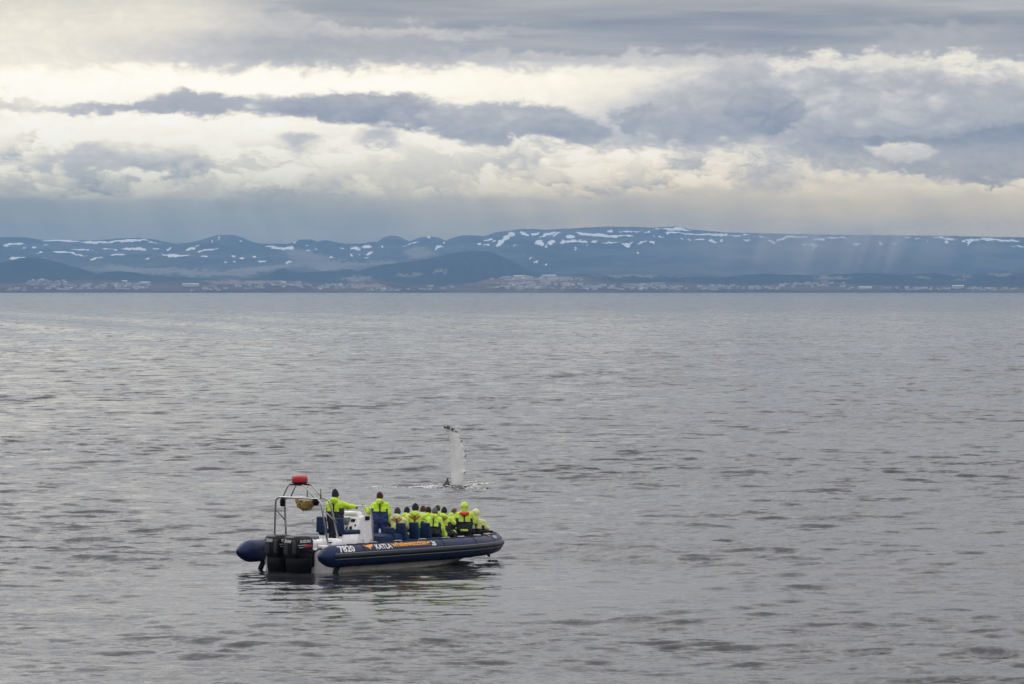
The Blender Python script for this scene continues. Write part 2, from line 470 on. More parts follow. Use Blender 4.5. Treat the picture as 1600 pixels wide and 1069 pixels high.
def patch_mask(PX, PY, patches, warp, seed, thin=1.0):
    """soft elongated patches (px, py, half width, half height, slant) with ragged edges"""
    wx = (fbm(PX, PY * 3, 14, 4, seed) - 0.5) * 2 + (fbm(PX, PY * 1.5, 4, 2, seed + 7) - 0.5) * 1.4
    wy = (fbm(PX, PY * 3, 14, 4, seed + 3) - 0.5) * 2 + (fbm(PX, PY * 1.5, 4, 2, seed + 8) - 0.5) * 1.2
    m = np.zeros(PX.shape)
    for cx, cy_, rx, ry, sl in patches:
        X = PX + wx * warp * 2.0; Y = PY + wy * warp
        ax = (X - cx) / rx; ay = (Y - cy_ - sl * (X - cx)) / (ry * thin)
        r = np.sqrt(ax * ax + ay * ay)
        m = np.maximum(m, np.clip((1.3 - r) / 0.6, 0, 1))
    return np.clip(m * (0.55 + 0.95 * fbm(PX * 0.6, PY * 2.2, 5, 3, seed + 12)), 0, 1)

def ridge(name, D, depth, points, mat, base_px=None, x0=-260, x1=1860, step=1.4, rows=70, shape=None, rough=14.0, rs=900.0, seed=1, snow=(), bare=(), back=0.35, base_z=0.5):
    px = np.arange(x0, x1, step)
    H = CAM_H + (HORIZON - prof(points, px)) / F * D
    H = H + (fbm(px, px * 0, 24, 4, seed + 9) - 0.5) * 2 * 1.1 / F * D * np.clip((H - 15) / 40, 0.15, 1)
    t = np.linspace(0, 1, rows)
    t = np.concatenate([t, [1.06, 1.0 + back]])
    X = (px[None, :] - 800) / F * D + 0 * t[:, None]
    Y = D - depth * (1 - t[:, None]) + 0 * X
    tt = np.clip(t, 0, 1)[:, None]
    sh = shape(tt) if shape else tt * tt * (3 - 2 * tt)
    g = fbm(X, Y, rs, 5, seed) - 0.5
    gully = fbm(X, Y * 0.15, rs * 0.30, 5, seed + 5, 0.6) - 0.5
    env = np.clip(4 * tt * (1 - tt), 0, 1)
    Z = base_z + (H[None, :] - base_z) * np.clip(sh + gully * 0.34 * env, 0, 1) + g * rough * 2 * env * np.clip(H[None, :] / 60, 0.1, 1)
    Z = np.minimum(Z, base_z + (H[None, :] - base_z) * (0.02 + 0.98 * np.maximum(tt, sh) ** 0.5) )
    Z[-2] = H * 0.99; Z[-1] = base_z * 0 - 2
    me = grid_mesh(name, X, Y, Z)
    PX, PY = to_px(X, Y, Z)
    for nm, pt in (('snow', snow), ('bare', bare)):
        a = me.attributes.new(nm, 'FLOAT', 'POINT')
        v = patch_mask(PX, PY, pt, 2.2 if nm == 'snow' else 5.0, seed + (20 if nm == 'snow' else 40), 0.8 if nm == 'snow' else 1.0) if len(pt) else np.zeros(PX.shape)
        if nm == 'bare': v = v * 0.55
        a.data.foreach_set('value', v.ravel().astype(np.float32))
    o = link(name, me, mat)
    return o

M_far = land_material('far_moorland', (0.012, 0.017, 0.022), (0.095, 0.090, 0.082))
M_mid = land_material('dark_hillside', (0.006, 0.011, 0.018), (0.024, 0.030, 0.034))
M_near = land_material('brown_heath', (0.030, 0.022, 0.024), (0.14, 0.090, 0.075))

P_FAR = [(-300,372),(0,371),(40,371),(60,375),(120,375),(150,376),(190,373),(215,372),(240,374),(262,379),(275,381),(300,379),(315,375),(330,370),(340,367),(365,367),(378,372),(392,378),(405,380),(425,381),(450,381),(460,378),(468,374.5),(488,374.5),(495,378),(502,376),(510,375.5),(525,379),(540,381),(560,381),(590,378),(600,371),(610,368.5),(622,369),(640,377),(655,371),(670,369),(685,371),(696,376),(712,370),(725,367.5),(740,368),(757,369),(775,363),(790,361),(800,360),(820,357),(830,357),(850,359),(890,357),(910,356),(950,354),(1000,355),(1020,356),(1050,354),(1062,354.5),(1080,359),(1130,363),(1200,365),(1300,367),(1400,368),(1500,369),(1600,371),(1900,373)]
SNOW = [  # far left plateau
 (25,382,16,1.6,0.03),(8,384,6,1.5,0),(95,376.5,30,2.2,0.03),(150,378.5,26,2.4,0.03),(200,376,32,2.6,-0.03),(236,377,16,1.5,0.12),(53,387,5,2,-.1),(37,388,4,1.5,0),(30,380,6,1,0),(72,382,5,1,0),
 (132,390.5,20,1.6,-0.02),(170,390,14,1.2,0.05),(205,388.5,18,2.2,0.02),(222,390,8,2,0.25),(100,394,18,1.5,0.06),(122,398,14,1.5,0.16),(182,398,13,1.6,0.02),(60,395,8,1.0,0),(23,404,10,2.2,-0.05),(35,403,4,1.5,0),(147,405,7,2.4,-0.35),(155,403,4,1.5,-.3),(245,389,7,1.2,0),(265,389,5,2,-0.5),(70,403,3,1.4,0),(230,404,2.5,1.5,0),
 (270,400,18,2.6,0.05),(288,400,8,2,-0.1),(256,398,5,2.5,0.3),(297,389,8,2,-0.2),(307,384,4,1.3,-.1),(318,392,9,1.8,-0.25),(333,389.5,8,1.6,-0.2),(320,400,7,1.6,0),(283,411,2,1.5,0),(343,372,2,4,-1.2),(331,377,3,3,-1),(376,378,2,1.6,0),(365,400,3,2,0),(352,409,3,1.6,0),(376,403,4,1.3,0),(398,401,3,2,0),(347,395,2,1.2,0),(366,410,2,2,0),
 (440,388,17,3.4,0.03),(455,386,7,3.6,0),(425,384.5,7,1.6,0),(461,379,3,1.5,-.3),(410,409,7,1.8,-0.15),(450,410,6,2.4,-0.2),(466,410,2,1.4,0),(492,390,2.5,1.8,0),(480,384,2.5,1.6,0),(482,391,2,1.3,0),
 (556,388,8,4.2,0),(574,385.5,9,3,-0.05),(550,398,3,2.2,.2),(577,396,7,2,-0.25),(561,398,2.5,1.4,0),(572,402,4,1,0),(535,388,5,1.8,0.3),(517,403,3,1.2,0),
 (597,385,2.5,3.5,.6),(640,382,4,1.6,-.3),(648,379,6,1.6,-0.3),(634,384,3,1.3,0),(669,370,3,2,0),(686,386,6,2.2,-0.35),(695,379,3,2.3,-.4),(680,390,3,1.5,-.3),(642,374.5,2,1,0),
 (748,381,3.2,2.5,0),(765,374,7,2.4,-0.2),(757,383,3,1.5,-.3),(763,382.5,2.5,2,0),(785,376,6,7,-1.1),(795,369,8,4,-0.6),(779,381,4,5,-1),(800,367,4,3,-.3),(770,377,4,1.4,-.2),
 (818,365,6,3.5,0.2),(835,365.5,7,2.3,-0.1),(848,369,6,2.4,0),(858,365,12,2.6,-0.05),(871,366,7,1.8,-0.5),(891,370,7,3,0),(842,380,6,5.5,0),(862,378.5,8,4.5,-0.2),(853,384,3,3,-.8),(830,358.5,5,1.2,0),(804,383,3,1.4,-0.5),
 (880,377,3,4,0.2),(895,377,12,2.6,0.02),(908,377,8,2.6,0.0),(924,366,24,2.8,0.07),(950,368.5,26,2,0.05),(980,369,12,1.4,0),(929,377,5,2.2,0),(955,379,18,1.1,-0.03),(953,361,5,1.5,0),(978,361.5,12,1.6,0),(994,362,5,1.4,0),(1012,361.5,5,1.8,-.2),(1003,360,4,1.2,0),
 (981,384,4,5,0.2),(987,381,4,3,-0.8),(975,382,5,1.4,.3),(1002,379,6,2.6,-0.2),(1010,377.5,5,2,-0.1),(1021,379,5,3,0.1),(897,388,2,3,.6),(913,383,6,1.3,0),(821,397,1.6,1.6,0),(828,404,1.2,2.6,.6),(838,410,3,2,-.8),(993,397,2.4,1.6,0),(851,414,1.4,2.4,0),
 (1050,359,15,2.2,0.0),(1060,356.5,10,2,0.05),(1072,359,6,1.6,0.1),(1052,364,22,1.4,-0.02),(1025,358,8,1,0),(1080,366.5,18,1.6,0.02),(1110,366,18,2.2,-0.01),(1127,367,12,1.8,0.0),(1147,368,10,1.2,0),(1164,368,8,1.2,0),(1178,369,6,1,0),(1190,369,5,1.4,0),(1068,373,4,1.4,0),(1077,375,1.6,2.6,.4),(1092,375,7,1.8,0),(1112,377,5,3.2,0.2),(1127,376,4,2.2,-.3),(1166,375.5,6,2,0),(1022,369,4,1,0),(1033,370,5,1,0),
 (1206,379,6,3,.5),(1220,374,9,2.6,-0.25),(1232,369.5,10,2.4,-0.12),(1249,370.5,11,1.8,-0.1),(1257,382,5,2.6,0.05),(1267,382,8,2.6,0),(1271,387,2.4,4,-.5),(1282,374,9,2.6,0),(1302,372,10,1.6,0.02),(1318,372,9,1.4,0.03),(1340,381,5,4,0),(1375,380,1.6,4,0),(1395,381,5,1,0),(1350,368.5,6,.8,0),(1416,370,6,1,0),(1434,372,5,1.2,0),(1405,376,3,1,0),(1449,379,1.4,4,.2),
 (1465,371,10,1.4,0.05),(1484,373,10,2,0.03),(1480,378,2,3.6,.4),(1505,377,6,2,0.1),(1514,381,5,3.4,-0.6),(1520,375,12,2.2,-0.06),(1545,374,16,2.4,0.02),(1570,376,16,2,0.03),(1588,377,5,1.6,0),(1590,385,12,1.8,0.03),(1538,387,1.6,1.4,0),(1640,377,22,2,0.02),(1700,378,25,2.2,0),(-40,380,30,2,0),(-120,382,40,2,0)]
BARE = [(480,400,34,8,0.1),(560,412,60,4,0.03),(500,414,50,6,0.05),(655,396,22,8,0),(260,424,120,5,0.03),(400,421,60,4,-0.1),(200,420,40,3,0.1),(600,411,26,3,0)]
def plateau(t): return 0.30 * t + 0.70 * (t ** 1.6) + 0.10 * np.sin(t * math.pi)
o = ridge('mountains', 25000, 7000, P_FAR, M_far, rows=110, shape=plateau, rough=22, rs=1600, seed=3, snow=SNOW, bare=BARE)
tag(o, kind='structure', label='long blue plateau with patches of old snow')

P_DOME = [(-300,452),(330,446),(380,437),(410,433),(430,427),(437,423),(445,419.5),(452,423),(470,426),(500,424),(530,423),(545,421),(560,424),(580,418),(600,414),(620,412),(650,408),(680,402),(700,396.5),(715,393.5),(740,392),(760,393),(772,396),(785,401),(800,407),(820,418),(835,425.5),(845,427),(855,425),(870,428),(885,432),(920,436),(1000,446),(1900,452)]
o = ridge('dome_hill', 18000, 2200, P_DOME, M_mid, rows=60, rough=10, rs=700, seed=8, bare=[(560,436,26,3,0.03),(640,430,22,1.6,0),(690,424,12,1.4,0)])
tag(o, kind='structure', label='dark blue rounded hill in front of the plateau')
P_LEFT = [(-300,404),(-100,412),(0,411),(15,407),(30,404),(50,402.5),(70,404.5),(85,409),(100,413),(115,417),(130,422),(150,429),(162,426),(170,424),(185,423.5),(200,424.5),(212,426),(240,431),(300,434),(360,437),(440,446),(520,452),(1900,452)]
o = ridge('left_hill', 17000, 1800, P_LEFT, M_mid, rows=50, rough=10, rs=700, seed=14)
tag(o, kind='structure', label='dark hill above the town at the left edge')
P_RIGHT = [(-300,452),(780,450),(840,436),(880,431),(900,429),(920,428),(960,429),(1000,430),(1050,432),(1080,431),(1120,434),(1140,432.5),(1170,429),(1190,428),(1250,430),(1290,431),(1310,429),(1350,427),(1365,426.5),(1385,428),(1400,430),(1430,428),(1460,427),(1490,432),(1510,430),(1530,427),(1560,427),(1600,428),(1700,426),(1900,430)]
o = ridge('low_hills', 16600, 1500, P_RIGHT, M_mid, rows=50, rough=7, rs=500, seed=21, bare=[(1512,431,8,3,0),(1498,438,6,2,0),(1560,428.5,26,1.6,0),(1440,434,12,2,0),(1010,431,80,2,0),(1300,434,30,2,0)], snow=[])
tag(o, kind='structure', label='low dark hills along the shore on the right')
P_SHORE = [(-300,449),(0,448),(25,444),(40,440),(60,437.5),(120,437),(160,438),(230,440.5),(260,440),(310,438),(350,437),(400,439),(440,438),(500,443),(540,442.5),(560,439.5),(585,438),(605,440),(640,445),(700,447),(740,442),(765,435),(800,433),(850,432),(880,431),(910,432),(940,437),(980,441),(1060,441),(1120,445),(1180,445),(1230,443),(1270,440),(1300,441),(1340,445),(1420,447),(1500,446),(1560,444),(1600,446),(1900,448)]
o = ridge('shore', 15000, 1500, P_SHORE, M_near, rows=44, shape=lambda t: t ** 0.8, rough=3, rs=300, seed=30, base_z=1.6, bare=[(570,446,30,3,0),(380,440,60,3,0),(850,437,40,3,0),(800,449,40,2,0)])
tag(o, kind='structure', label='low brown coast with towns across the bay')
# land floor that carries the hills
me = grid_mesh('ground', np.array([[-9400., 9400.], [-9400., 9400.]]), np.array([[13500., 13500.], [29000., 29000.]]), np.array([[1.2, 1.2], [1.2, 1.2]]))
tag(link('ground', me, M_near), kind='structure', label='flat land between the shore and the hills')

# ------------------------------------------------------------------ haze and showers
def volume_material(name, color, density, aniso=0.0):
    m = bpy.data.materials.new(name); m.use_nodes = True
    nt = m.node_tree; nt.nodes.clear()
    pv = nt.nodes.new('ShaderNodeVolumePrincipled')
    pv.inputs['Color'].default_value = (*color, 1); pv.inputs['Density'].default_value = density
    pv.inputs['Anisotropy'].default_value = aniso
    out = nt.nodes.new('ShaderNodeOutputMaterial'); nt.links.new(pv.outputs[0], out.inputs['Volume'])
    m.cycles.homogeneous_volume = True if hasattr(m.cycles, 'homogeneous_volume') else False
    return m
HAZE_COL, HAZE_DEN, HAZE_G = (0.28, 0.52, 0.86), 4.6e-5, 0.4
def build_haze():
    bm = bmesh.new()
    bmesh.ops.create_cube(bm, size=1.0)
    for v in bm.verts:
        v.co = Vector((v.co.x * 19400, 14550 + v.co.y * 30000, (-4.0 if v.co.z < 0 else 410.0)))
    o = from_bm('haze', bm, volume_material('haze_air', HAZE_COL, HAZE_DEN, HAZE_G), smooth=False)
    tag(o, kind='stuff', label='blue haze between the sea and the mountains')
build_haze()

def build_showers():
    m = volume_material('rain_veil', (0.98, 0.96, 0.93), 6.5e-3, 0.45)
    D = 17350.0
    r = np.random.default_rng(5)
    # photo column at mid height, half width, top row, bottom row, thickness in metres along the view
    for px, wide, top, low, dep in ((1130, 80, 345, 440, 45), (1215, 70, 340, 446, 70), (1290, 90, 338, 450, 80), (1330, 36, 332, 448, 85), (1368, 30, 332, 446, 100),
                                    (1400, 22, 338, 444, 90), (1350, 14, 332, 440, 80), (1265, 24, 342, 446, 55), (1455, 60, 340, 440, 42), (1190, 20, 344, 440, 40), (1545, 50, 345, 430, 22)):
        zt = min(CAM_H + (HORIZON - top) / F * D, 404.0); zb = CAM_H + (HORIZON - low) / F * D
        w = 1.35 * wide / F * D; cx = (px - 800) / F * D
        off = r.uniform(-180, 180); ph = r.uniform(0, 6)
        bm = bmesh.new(); rings = []
        xs = np.linspace(-1, 1, 21); nz = 16
        for i in range(nz):
            t = i / (nz - 1)                                  # 0 at the foot, 1 at the cloud
            th = dep * min(1, t / 0.7) ** 1.4 * min(1, (1.0 - t) / 0.45) ** 1.5
            z = zb + (zt - zb) * t; sx = (t - 0.5) * (zt - zb) * 0.34
            ww = w * (0.9 + 0.25 * t)
            prof_ = [max(0.0, math.exp(-(2.3 * x + 0.25 * math.sin(5 * x + ph)) ** 2) - 0.006) * (1 - x * x) for x in xs]
            front = [bm.verts.new((cx + sx + x * ww, D + off - th * p - 0.3, z)) for x, p in zip(xs, prof_)]
            backv = [bm.verts.new((cx + sx + x * ww, D + off + th * p + 0.3, z)) for x, p in zip(xs[::-1], prof_[::-1])]
            rings.append(front + backv)
        n = len(rings[0])
        for a, b in zip(rings, rings[1:]):
            for k in range(n):
                bm.faces.new((a[k], a[(k + 1) % n], b[(k + 1) % n], b[k]))
        bm.faces.new(rings[0][::-1]); bm.faces.new(rings[-1])
        o = from_bm('rain_shower', bm, m)
        tag(o, kind='stuff', label='pale slanting rain falling in front of the plateau')
build_showers()

# ------------------------------------------------------------------ mesh builders for the boat and people
def tube(bm, pts, r, seg=8, closed=False, cap=True, squash=None):
    """sweep a circle of radius r (number or list) along pts"""
    pts = [Vector(p) for p in pts]; n = len(pts)
    rr = r if isinstance(r, (list, tuple, np.ndarray)) else [r] * n
    rings = []; up = None
    for i, p in enumerate(pts):
        if closed: t = pts[(i + 1) % n] - pts[i - 1]
        else: t = pts[min(i + 1, n - 1)] - pts[max(i - 1, 0)]
        if t.length < 1e-9: t = Vector((0, 0, 1))
        t.normalize()
        if up is None:
            up = Vector((0, 0, 1)) if abs(t.z) < 0.9 else Vector((1, 0, 0))
        a = t.cross(up)
        if a.length < 1e-6: a = t.orthogonal()
        a.normalize(); b = a.cross(t).normalized(); up = b
        sq = squash or (1, 1)
        rings.append([bm.verts.new(p + (a * math.cos(k * 2 * math.pi / seg) * sq[0] + b * math.sin(k * 2 * math.pi / seg) * sq[1]) * rr[i]) for k in range(seg)])
    m = n if closed else n - 1
    for i in range(m):
        A, B = rings[i], rings[(i + 1) % n]
        for k in range(seg):
            bm.faces.new((A[k], A[(k + 1) % seg], B[(k + 1) % seg], B[k]))
    if cap and not closed:
        bm.faces.new(rings[0][::-1]); bm.faces.new(rings[-1])
    return rings
def fillet(pts, rad, n=5):
    """round the inner corners of a polyline"""
    P = [Vector(p) for p in pts]; out = [P[0]]
    for i in range(1, len(P) - 1):
        a = (P[i - 1] - P[i]); b = (P[i + 1] - P[i])
        d = min(rad, a.length * 0.45, b.length * 0.45)
        s = P[i] + a.normalized() * d; e = P[i] + b.normalized() * d
        for k in range(n + 1):
            t = k / n
            out.append(s * (1 - t) ** 2 + P[i] * 2 * t * (1 - t) + e * t * t)
    out.append(P[-1])
    return out
def box(bm, c, size, rot=None, bev=0.0, taper=None):
    """a box; taper=(sx, sy) scales the top face"""
    g = bmesh.ops.create_cube(bm, size=1.0); vs = g['verts']
    for v in vs:
        k = (taper if taper and v.co.z > 0 else (1, 1))
        v.co = Vector((v.co.x * size[0] * k[0], v.co.y * size[1] * k[1], v.co.z * size[2]))
    if bev:
        es = list({e for v in vs for e in v.link_edges})
        r = bmesh.ops.bevel(bm, geom=es, offset=bev, segments=2, affect='EDGES', profile=0.6)
        vs = list({v for f in r['faces'] for v in f.verts} | {v for v in vs if v.is_valid})
    M = Matrix.Translation(Vector(c))
    if rot: M = M @ (Matrix.Rotation(rot[2], 4, 'Z') @ Matrix.Rotation(rot[1], 4, 'Y') @ Matrix.Rotation(rot[0], 4, 'X'))
    for v in vs: v.co = M @ v.co
    return vs
def lathe(bm, prof, c=(0, 0, 0), seg=24, M=None):
    rings = []
    for r, z in prof:
        rings.append([bm.verts.new((max(r, 1e-4) * math.cos(k * 2 * math.pi / seg), max(r, 1e-4) * math.sin(k * 2 * math.pi / seg), z)) for k in range(seg)])
    for A, B in zip(rings, rings[1:]):
        for k in range(seg): bm.faces.new((A[k], A[(k + 1) % seg], B[(k + 1) % seg], B[k]))
    bm.faces.new(rings[0][::-1]); bm.faces.new(rings[-1])
    T = Matrix.Translation(Vector(c)) @ (M or Matrix())
    for R_ in rings:
        for v in R_: v.co = T @ v.co
def loft(bm, secs, closed_sec=True, caps=True):
    rings = [[bm.verts.new(p) for p in s] for s in secs]; n = len(rings[0])
    for A, B in zip(rings, rings[1:]):
        for k in range(n if closed_sec else n - 1):
            bm.faces.new((A[k], A[(k + 1) % n], B[(k + 1) % n], B[k]))
    if caps and closed_sec:
        bm.faces.new(rings[0][::-1]); bm.faces.new(rings[-1])
def rrect(w, h, r, n=4):
    """rounded rectangle outline, w x h, centred"""
    out = []
    for cx, cy_, a0 in ((w / 2 - r, h / 2 - r, 0), (-w / 2 + r, h / 2 - r, 90), (-w / 2 + r, -h / 2 + r, 180), (w / 2 - r, -h / 2 + r, 270)):
        for k in range(n + 1):
            a = R(a0 + 90 * k / n); out.append((cx + r * math.cos(a), cy_ + r * math.sin(a)))
    return out
def B(): return bmesh.new()

# materials
M_navy = material('navy_tube_fabric', (0.008, 0.018, 0.066), 0.40, spec=0.22, grain=0.25, gscale=3.0, bump=0.15, bscale=7.0)
M_strake = material('dark_rub_strake', (0.007, 0.010, 0.024), 0.45, spec=0.22, grain=0.2, gscale=8)
M_line = material('grey_strake_line', (0.16, 0.18, 0.17), 0.55)
M_hull = material('white_hull_gelcoat', (0.66, 0.66, 0.66), 0.28, grain=0.10, gscale=2.5)
M_deck = material('grey_deck', (0.20, 0.21, 0.22), 0.8, grain=0.2, gscale=12)
M_white = material('white_console_gelcoat', (0.80, 0.79, 0.82), 0.3, grain=0.05, gscale=5)
M_steel = material('stainless_tube', (0.46, 0.46, 0.46), 0.42, metal=1.0, grain=0.03, gscale=20)
M_black = material('black_plastic', (0.004, 0.0045, 0.006), 0.5, spec=0.10, grain=0.3, gscale=12)
M_cowl = material('black_engine_cowl', (0.005, 0.006, 0.008), 0.3, spec=0.25)
M_cowlg = material('dark_grey_engine_panel', (0.022, 0.027, 0.030), 0.4, spec=0.4)
M_seat = material('blue_seat_vinyl', (0.006, 0.024, 0.072), 0.55, spec=0.22, grain=0.2, gscale=6, bump=0.2, bscale=12)
M_red = material('red_canister_cover', (0.42, 0.012, 0.020), 0.42, grain=0.2, gscale=7, bump=0.2, bscale=9)
M_rope = material('brown_net_rope', (0.34, 0.23, 0.075), 0.9, grain=0.55, gscale=14)
M_print_w = material('white_print', (0.68, 0.68, 0.68), 0.55)
M_print_o = material('orange_print', (0.75, 0.32, 0.025), 0.55)
M_print_r = material('red_print', (0.45, 0.02, 0.04), 0.4)
M_print_s = material('silver_print', (0.55, 0.56, 0.57), 0.4)
M_glass = material('dark_screen', (0.13, 0.145, 0.17), 0.12)
M_pad = material('grey_tube_pad', (0.20, 0.21, 0.23), 0.6)

# ------------------------------------------------------------------ the boat: x forward, y to port, z up; origin at the stern on the waterline
TH = R(50)
P0 = Vector((-6.92, 134.05, 0.0))
boat = empty('inflatable_boat', P0, (R(0.7), R(0.0), TH))
tag(boat, 'navy rigid inflatable boat with white hull and two black outboards', 'boat')
BM = Matrix.Translation(P0) @ Matrix.Rotation(TH, 4, 'Z') @ Matrix.Rotation(R(0.7), 4, 'X')
HB, TR = 1.64, 0.33        # half spacing of the tubes, tube radius
DECK = 0.45
def part(name, bm, mat, parent=None, smooth=True): return from_bm(name, bm, mat, parent or boat, smooth)
def flat(o):
    o.data.polygons.foreach_set('use_smooth', [False] * len(o.data.polygons)); return o
def on_line(px, y):
    """distance forward from the stern of a point seen at photo column px, y metres to port"""
    k = (px - 800) / F
    ax, ay = P0.x - math.sin(TH) * y, P0.y + math.cos(TH) * y
    # (ax + s cos) = k (ay + s sin)
    return (k * ay - ax) / (math.cos(TH) - k * math.sin(TH))

def tube_axis(n=70):
    """half of the collar, stern to bow, starboard side: (x, y, z, radius)"""
    out = []
    for x, r in ((0.0, 0.03), (0.05, 0.085), (0.15, 0.165), (0.28, 0.24), (0.42, 0.298), (0.54, 0.325), (0.64, TR)):
        out.append((x, -HB, 0.5, r))
    for x in np.linspace(0.9, 5.6, 18): out.append((x, -HB, 0.5 + 0.001 * max(0, x - 4) ** 2, TR))
    for k in range(1, 23):
        a = math.pi / 2 * k / 22
        x = 5.6 + 3.66 * math.sin(a); y = -HB * math.cos(a) ** 0.85 if k < 22 else 0.0
        z = 0.5 + 0.001 * max(0, x - 4) ** 2
        out.append((x, y, z, TR - 0.045 * (k / 22.0)))
    return out
AX = tube_axis()
FULL = AX + [(x, -y, z, r) for x, y, z, r in AX[-2::-1]]
def build_tube():
    bm = B()
    tube(bm, [p[:3] for p in FULL], [p[3] for p in FULL], seg=28)
    t = part('inflatable_tube', bm, M_navy)
    # doubled rubbing strake on the outer side of both tubes
    for name, ang, rad, mat in (('rub_strake', 2, 0.075, M_strake), ('strake_line', 16, 0.016, M_line), ('strake_line', -12, 0.016, M_line)):
        bm = B(); pts = []
        for i in range(4, len(FULL) - 4):
            x, y, z, r = FULL[i]
            dx = FULL[i + 1][0] - FULL[i - 1][0]; dy = FULL[i + 1][1] - FULL[i - 1][1]
            o = Vector((dy, -dx, 0)).normalized()
            rr = r + (0.012 if name == 'rub_strake' else 0.004 + 0.046 * (abs(ang) < 13))
            rr = r + 0.004 if rad < 0.03 else r - 0.02
            pts.append(Vector((x, y, z)) + o * rr * math.cos(R(ang)) + Vector((0, 0, 1)) * rr * math.sin(R(ang)))
        tube(bm, pts, rad, seg=8)
        part(name, bm, mat, t)
    # seam bands where the panels of the tube meet
    for i in (10, 23, 29, 34, 39, len(FULL) - 12, len(FULL) - 20):
        x, y, z, r = FULL[i]
        d = (Vector(FULL[i + 1][:3]) - Vector(FULL[i - 1][:3])).normalized() * 0.035
        bm = B(); c = Vector((x, y, z))
        tube(bm, [c - d, c + d], r + 0.006, seg=28)
        part('seam_band', bm, M_strake, t)
    # grab handles and pads along the top
    for i in (13, 17, 21, 25, 28, 32, 36):
        x, y, z, r = FULL[i]
        bm = B(); box(bm, (x, y + 0.10, z + r * 0.95), (0.30, 0.16, 0.045), rot=(R(12), 0, 0), bev=0.018)
        part('handle_pad', bm, M_pad, t)
    # bow pads
    for x, y, sx, sy, rz in ((8.80, -0.52, 0.50, 0.30, -0.6), (9.16, 0.0, 0.36, 0.5, 0.0)):
        bm = B(); box(bm, (x, y, 0.5 + 0.03 + TR - 0.03), (sx, sy, 0.06), rot=(0, R(-6), rz), bev=0.025)
        part('bow_pad', bm, M_black, t)
    return t
tube_part = build_tube()

def build_hull():
    bm = B(); secs = []
    for x in np.concatenate([np.linspace(1.0, 5.6, 9), np.linspace(6.0, 8.92, 13)]):
        yt = np.interp(x, [p[0] for p in AX], [-p[1] for p in AX]); zt = np.interp(x, [p[0] for p in AX], [p[2] for p in AX])
        b = max(0.02, yt - 0.18)
        f = max(0, (x - 5.3) / 3.62)
        keel = -0.55 + 0.95 * f ** 2.2
        ch = -0.02 + 0.42 * f ** 1.6; chb = b * (0.93 - 0.25 * f)
        zt2 = zt - 0.10
        secs.append([(x, -b, zt2), (x, -b * 0.99, zt2 - 0.18), (x, -chb, min(ch, zt2 - 0.2)), (x, -chb * 0.93, min(ch, zt2 - 0.2) - 0.03),
                     (x, 0, min(keel, zt2 - 0.25)), (x, chb * 0.93, min(ch, zt2 - 0.2) - 0.03), (x, chb, min(ch, zt2 - 0.2)), (x, b * 0.99, zt2 - 0.18), (x, b, zt2)])
    loft(bm, secs)
    h = part('hull', bm, M_hull, smooth=False)
    # deck
    bm = B(); pts = []
    xs = list(np.linspace(1.05, 8.4, 22))
    L_ = [bm.verts.new((x, -(np.interp(x, [p[0] for p in AX], [-p[1] for p in AX]) - 0.12), DECK)) for x in xs]
    R_ = [bm.verts.new((x, (np.interp(x, [p[0] for p in AX], [-p[1] for p in AX]) - 0.12), DECK)) for x in xs]
    for k in range(len(xs) - 1): bm.faces.new((L_[k], L_[k + 1], R_[k + 1], R_[k]))
    part('deck', bm, M_deck, smooth=False)
    # transom with splash well
    bm = B()
    box(bm, (1.02, 0, 0.16), (0.14, 2.72, 1.0), bev=0.04)
    box(bm, (1.02, -1.02, 0.70), (0.16, 0.62, 0.16), bev=0.05); box(bm, (1.02, 1.02, 0.70), (0.16, 0.62, 0.16), bev=0.05)
    tr = part('transom', bm, M_white)
    for y, x, sx, sy, sz in ((-0.95, 1.36, 0.44, 0.52, 0.52), (-0.42, 1.50, 0.44, 0.46, 0.46), (0.35, 1.5, 0.5, 0.8, 0.44)):
        bm = B(); box(bm, (x, y, DECK + sz / 2), (sx, sy, sz), bev=0.12)
        lk = part('stern_locker', bm, M_white)
        bm = B(); box(bm, (x - sx / 2 - 0.006, y - 0.05, DECK + sz * 0.6), (0.02, 0.10, 0.05), bev=0.006)
        part('latch', bm, M_black, lk)
    # fuel lines and cleats, small dark clutter at the transom
    bm = B()
    tube(bm, fillet([(0.92, -1.0, 0.62), (0.72, -1.05, 0.72), (0.62, -0.85, 0.55), (0.55, -0.72, 0.60)], 0.1), 0.022, 6)
    part('fuel_hose', bm, M_black, tr); bm = B()
    tube(bm, fillet([(0.92, -1.15, 0.45), (0.70, -1.22, 0.52), (0.62, -1.05, 0.36), (0.9, -0.95, 0.30)], 0.1), 0.020, 6)
    part('fuel_hose', bm, M_black, tr); bm = B()
    tube(bm, fillet([(0.94, 0.9, 0.62), (0.7, 1.0, 0.72), (0.6, 0.8, 0.6)], 0.1), 0.022, 6)
    part('fuel_hose', bm, M_black, tr)
    # fins under the stern ends of the tubes
    for s in (-1, 1):
        bm = B(); box(bm, (0.95, s * (HB - 0.14), 0.08), (0.14, 0.10, 0.34), rot=(0, R(30), 0), bev=0.02)
        part('stern_bracket', bm, M_strake)
build_hull()

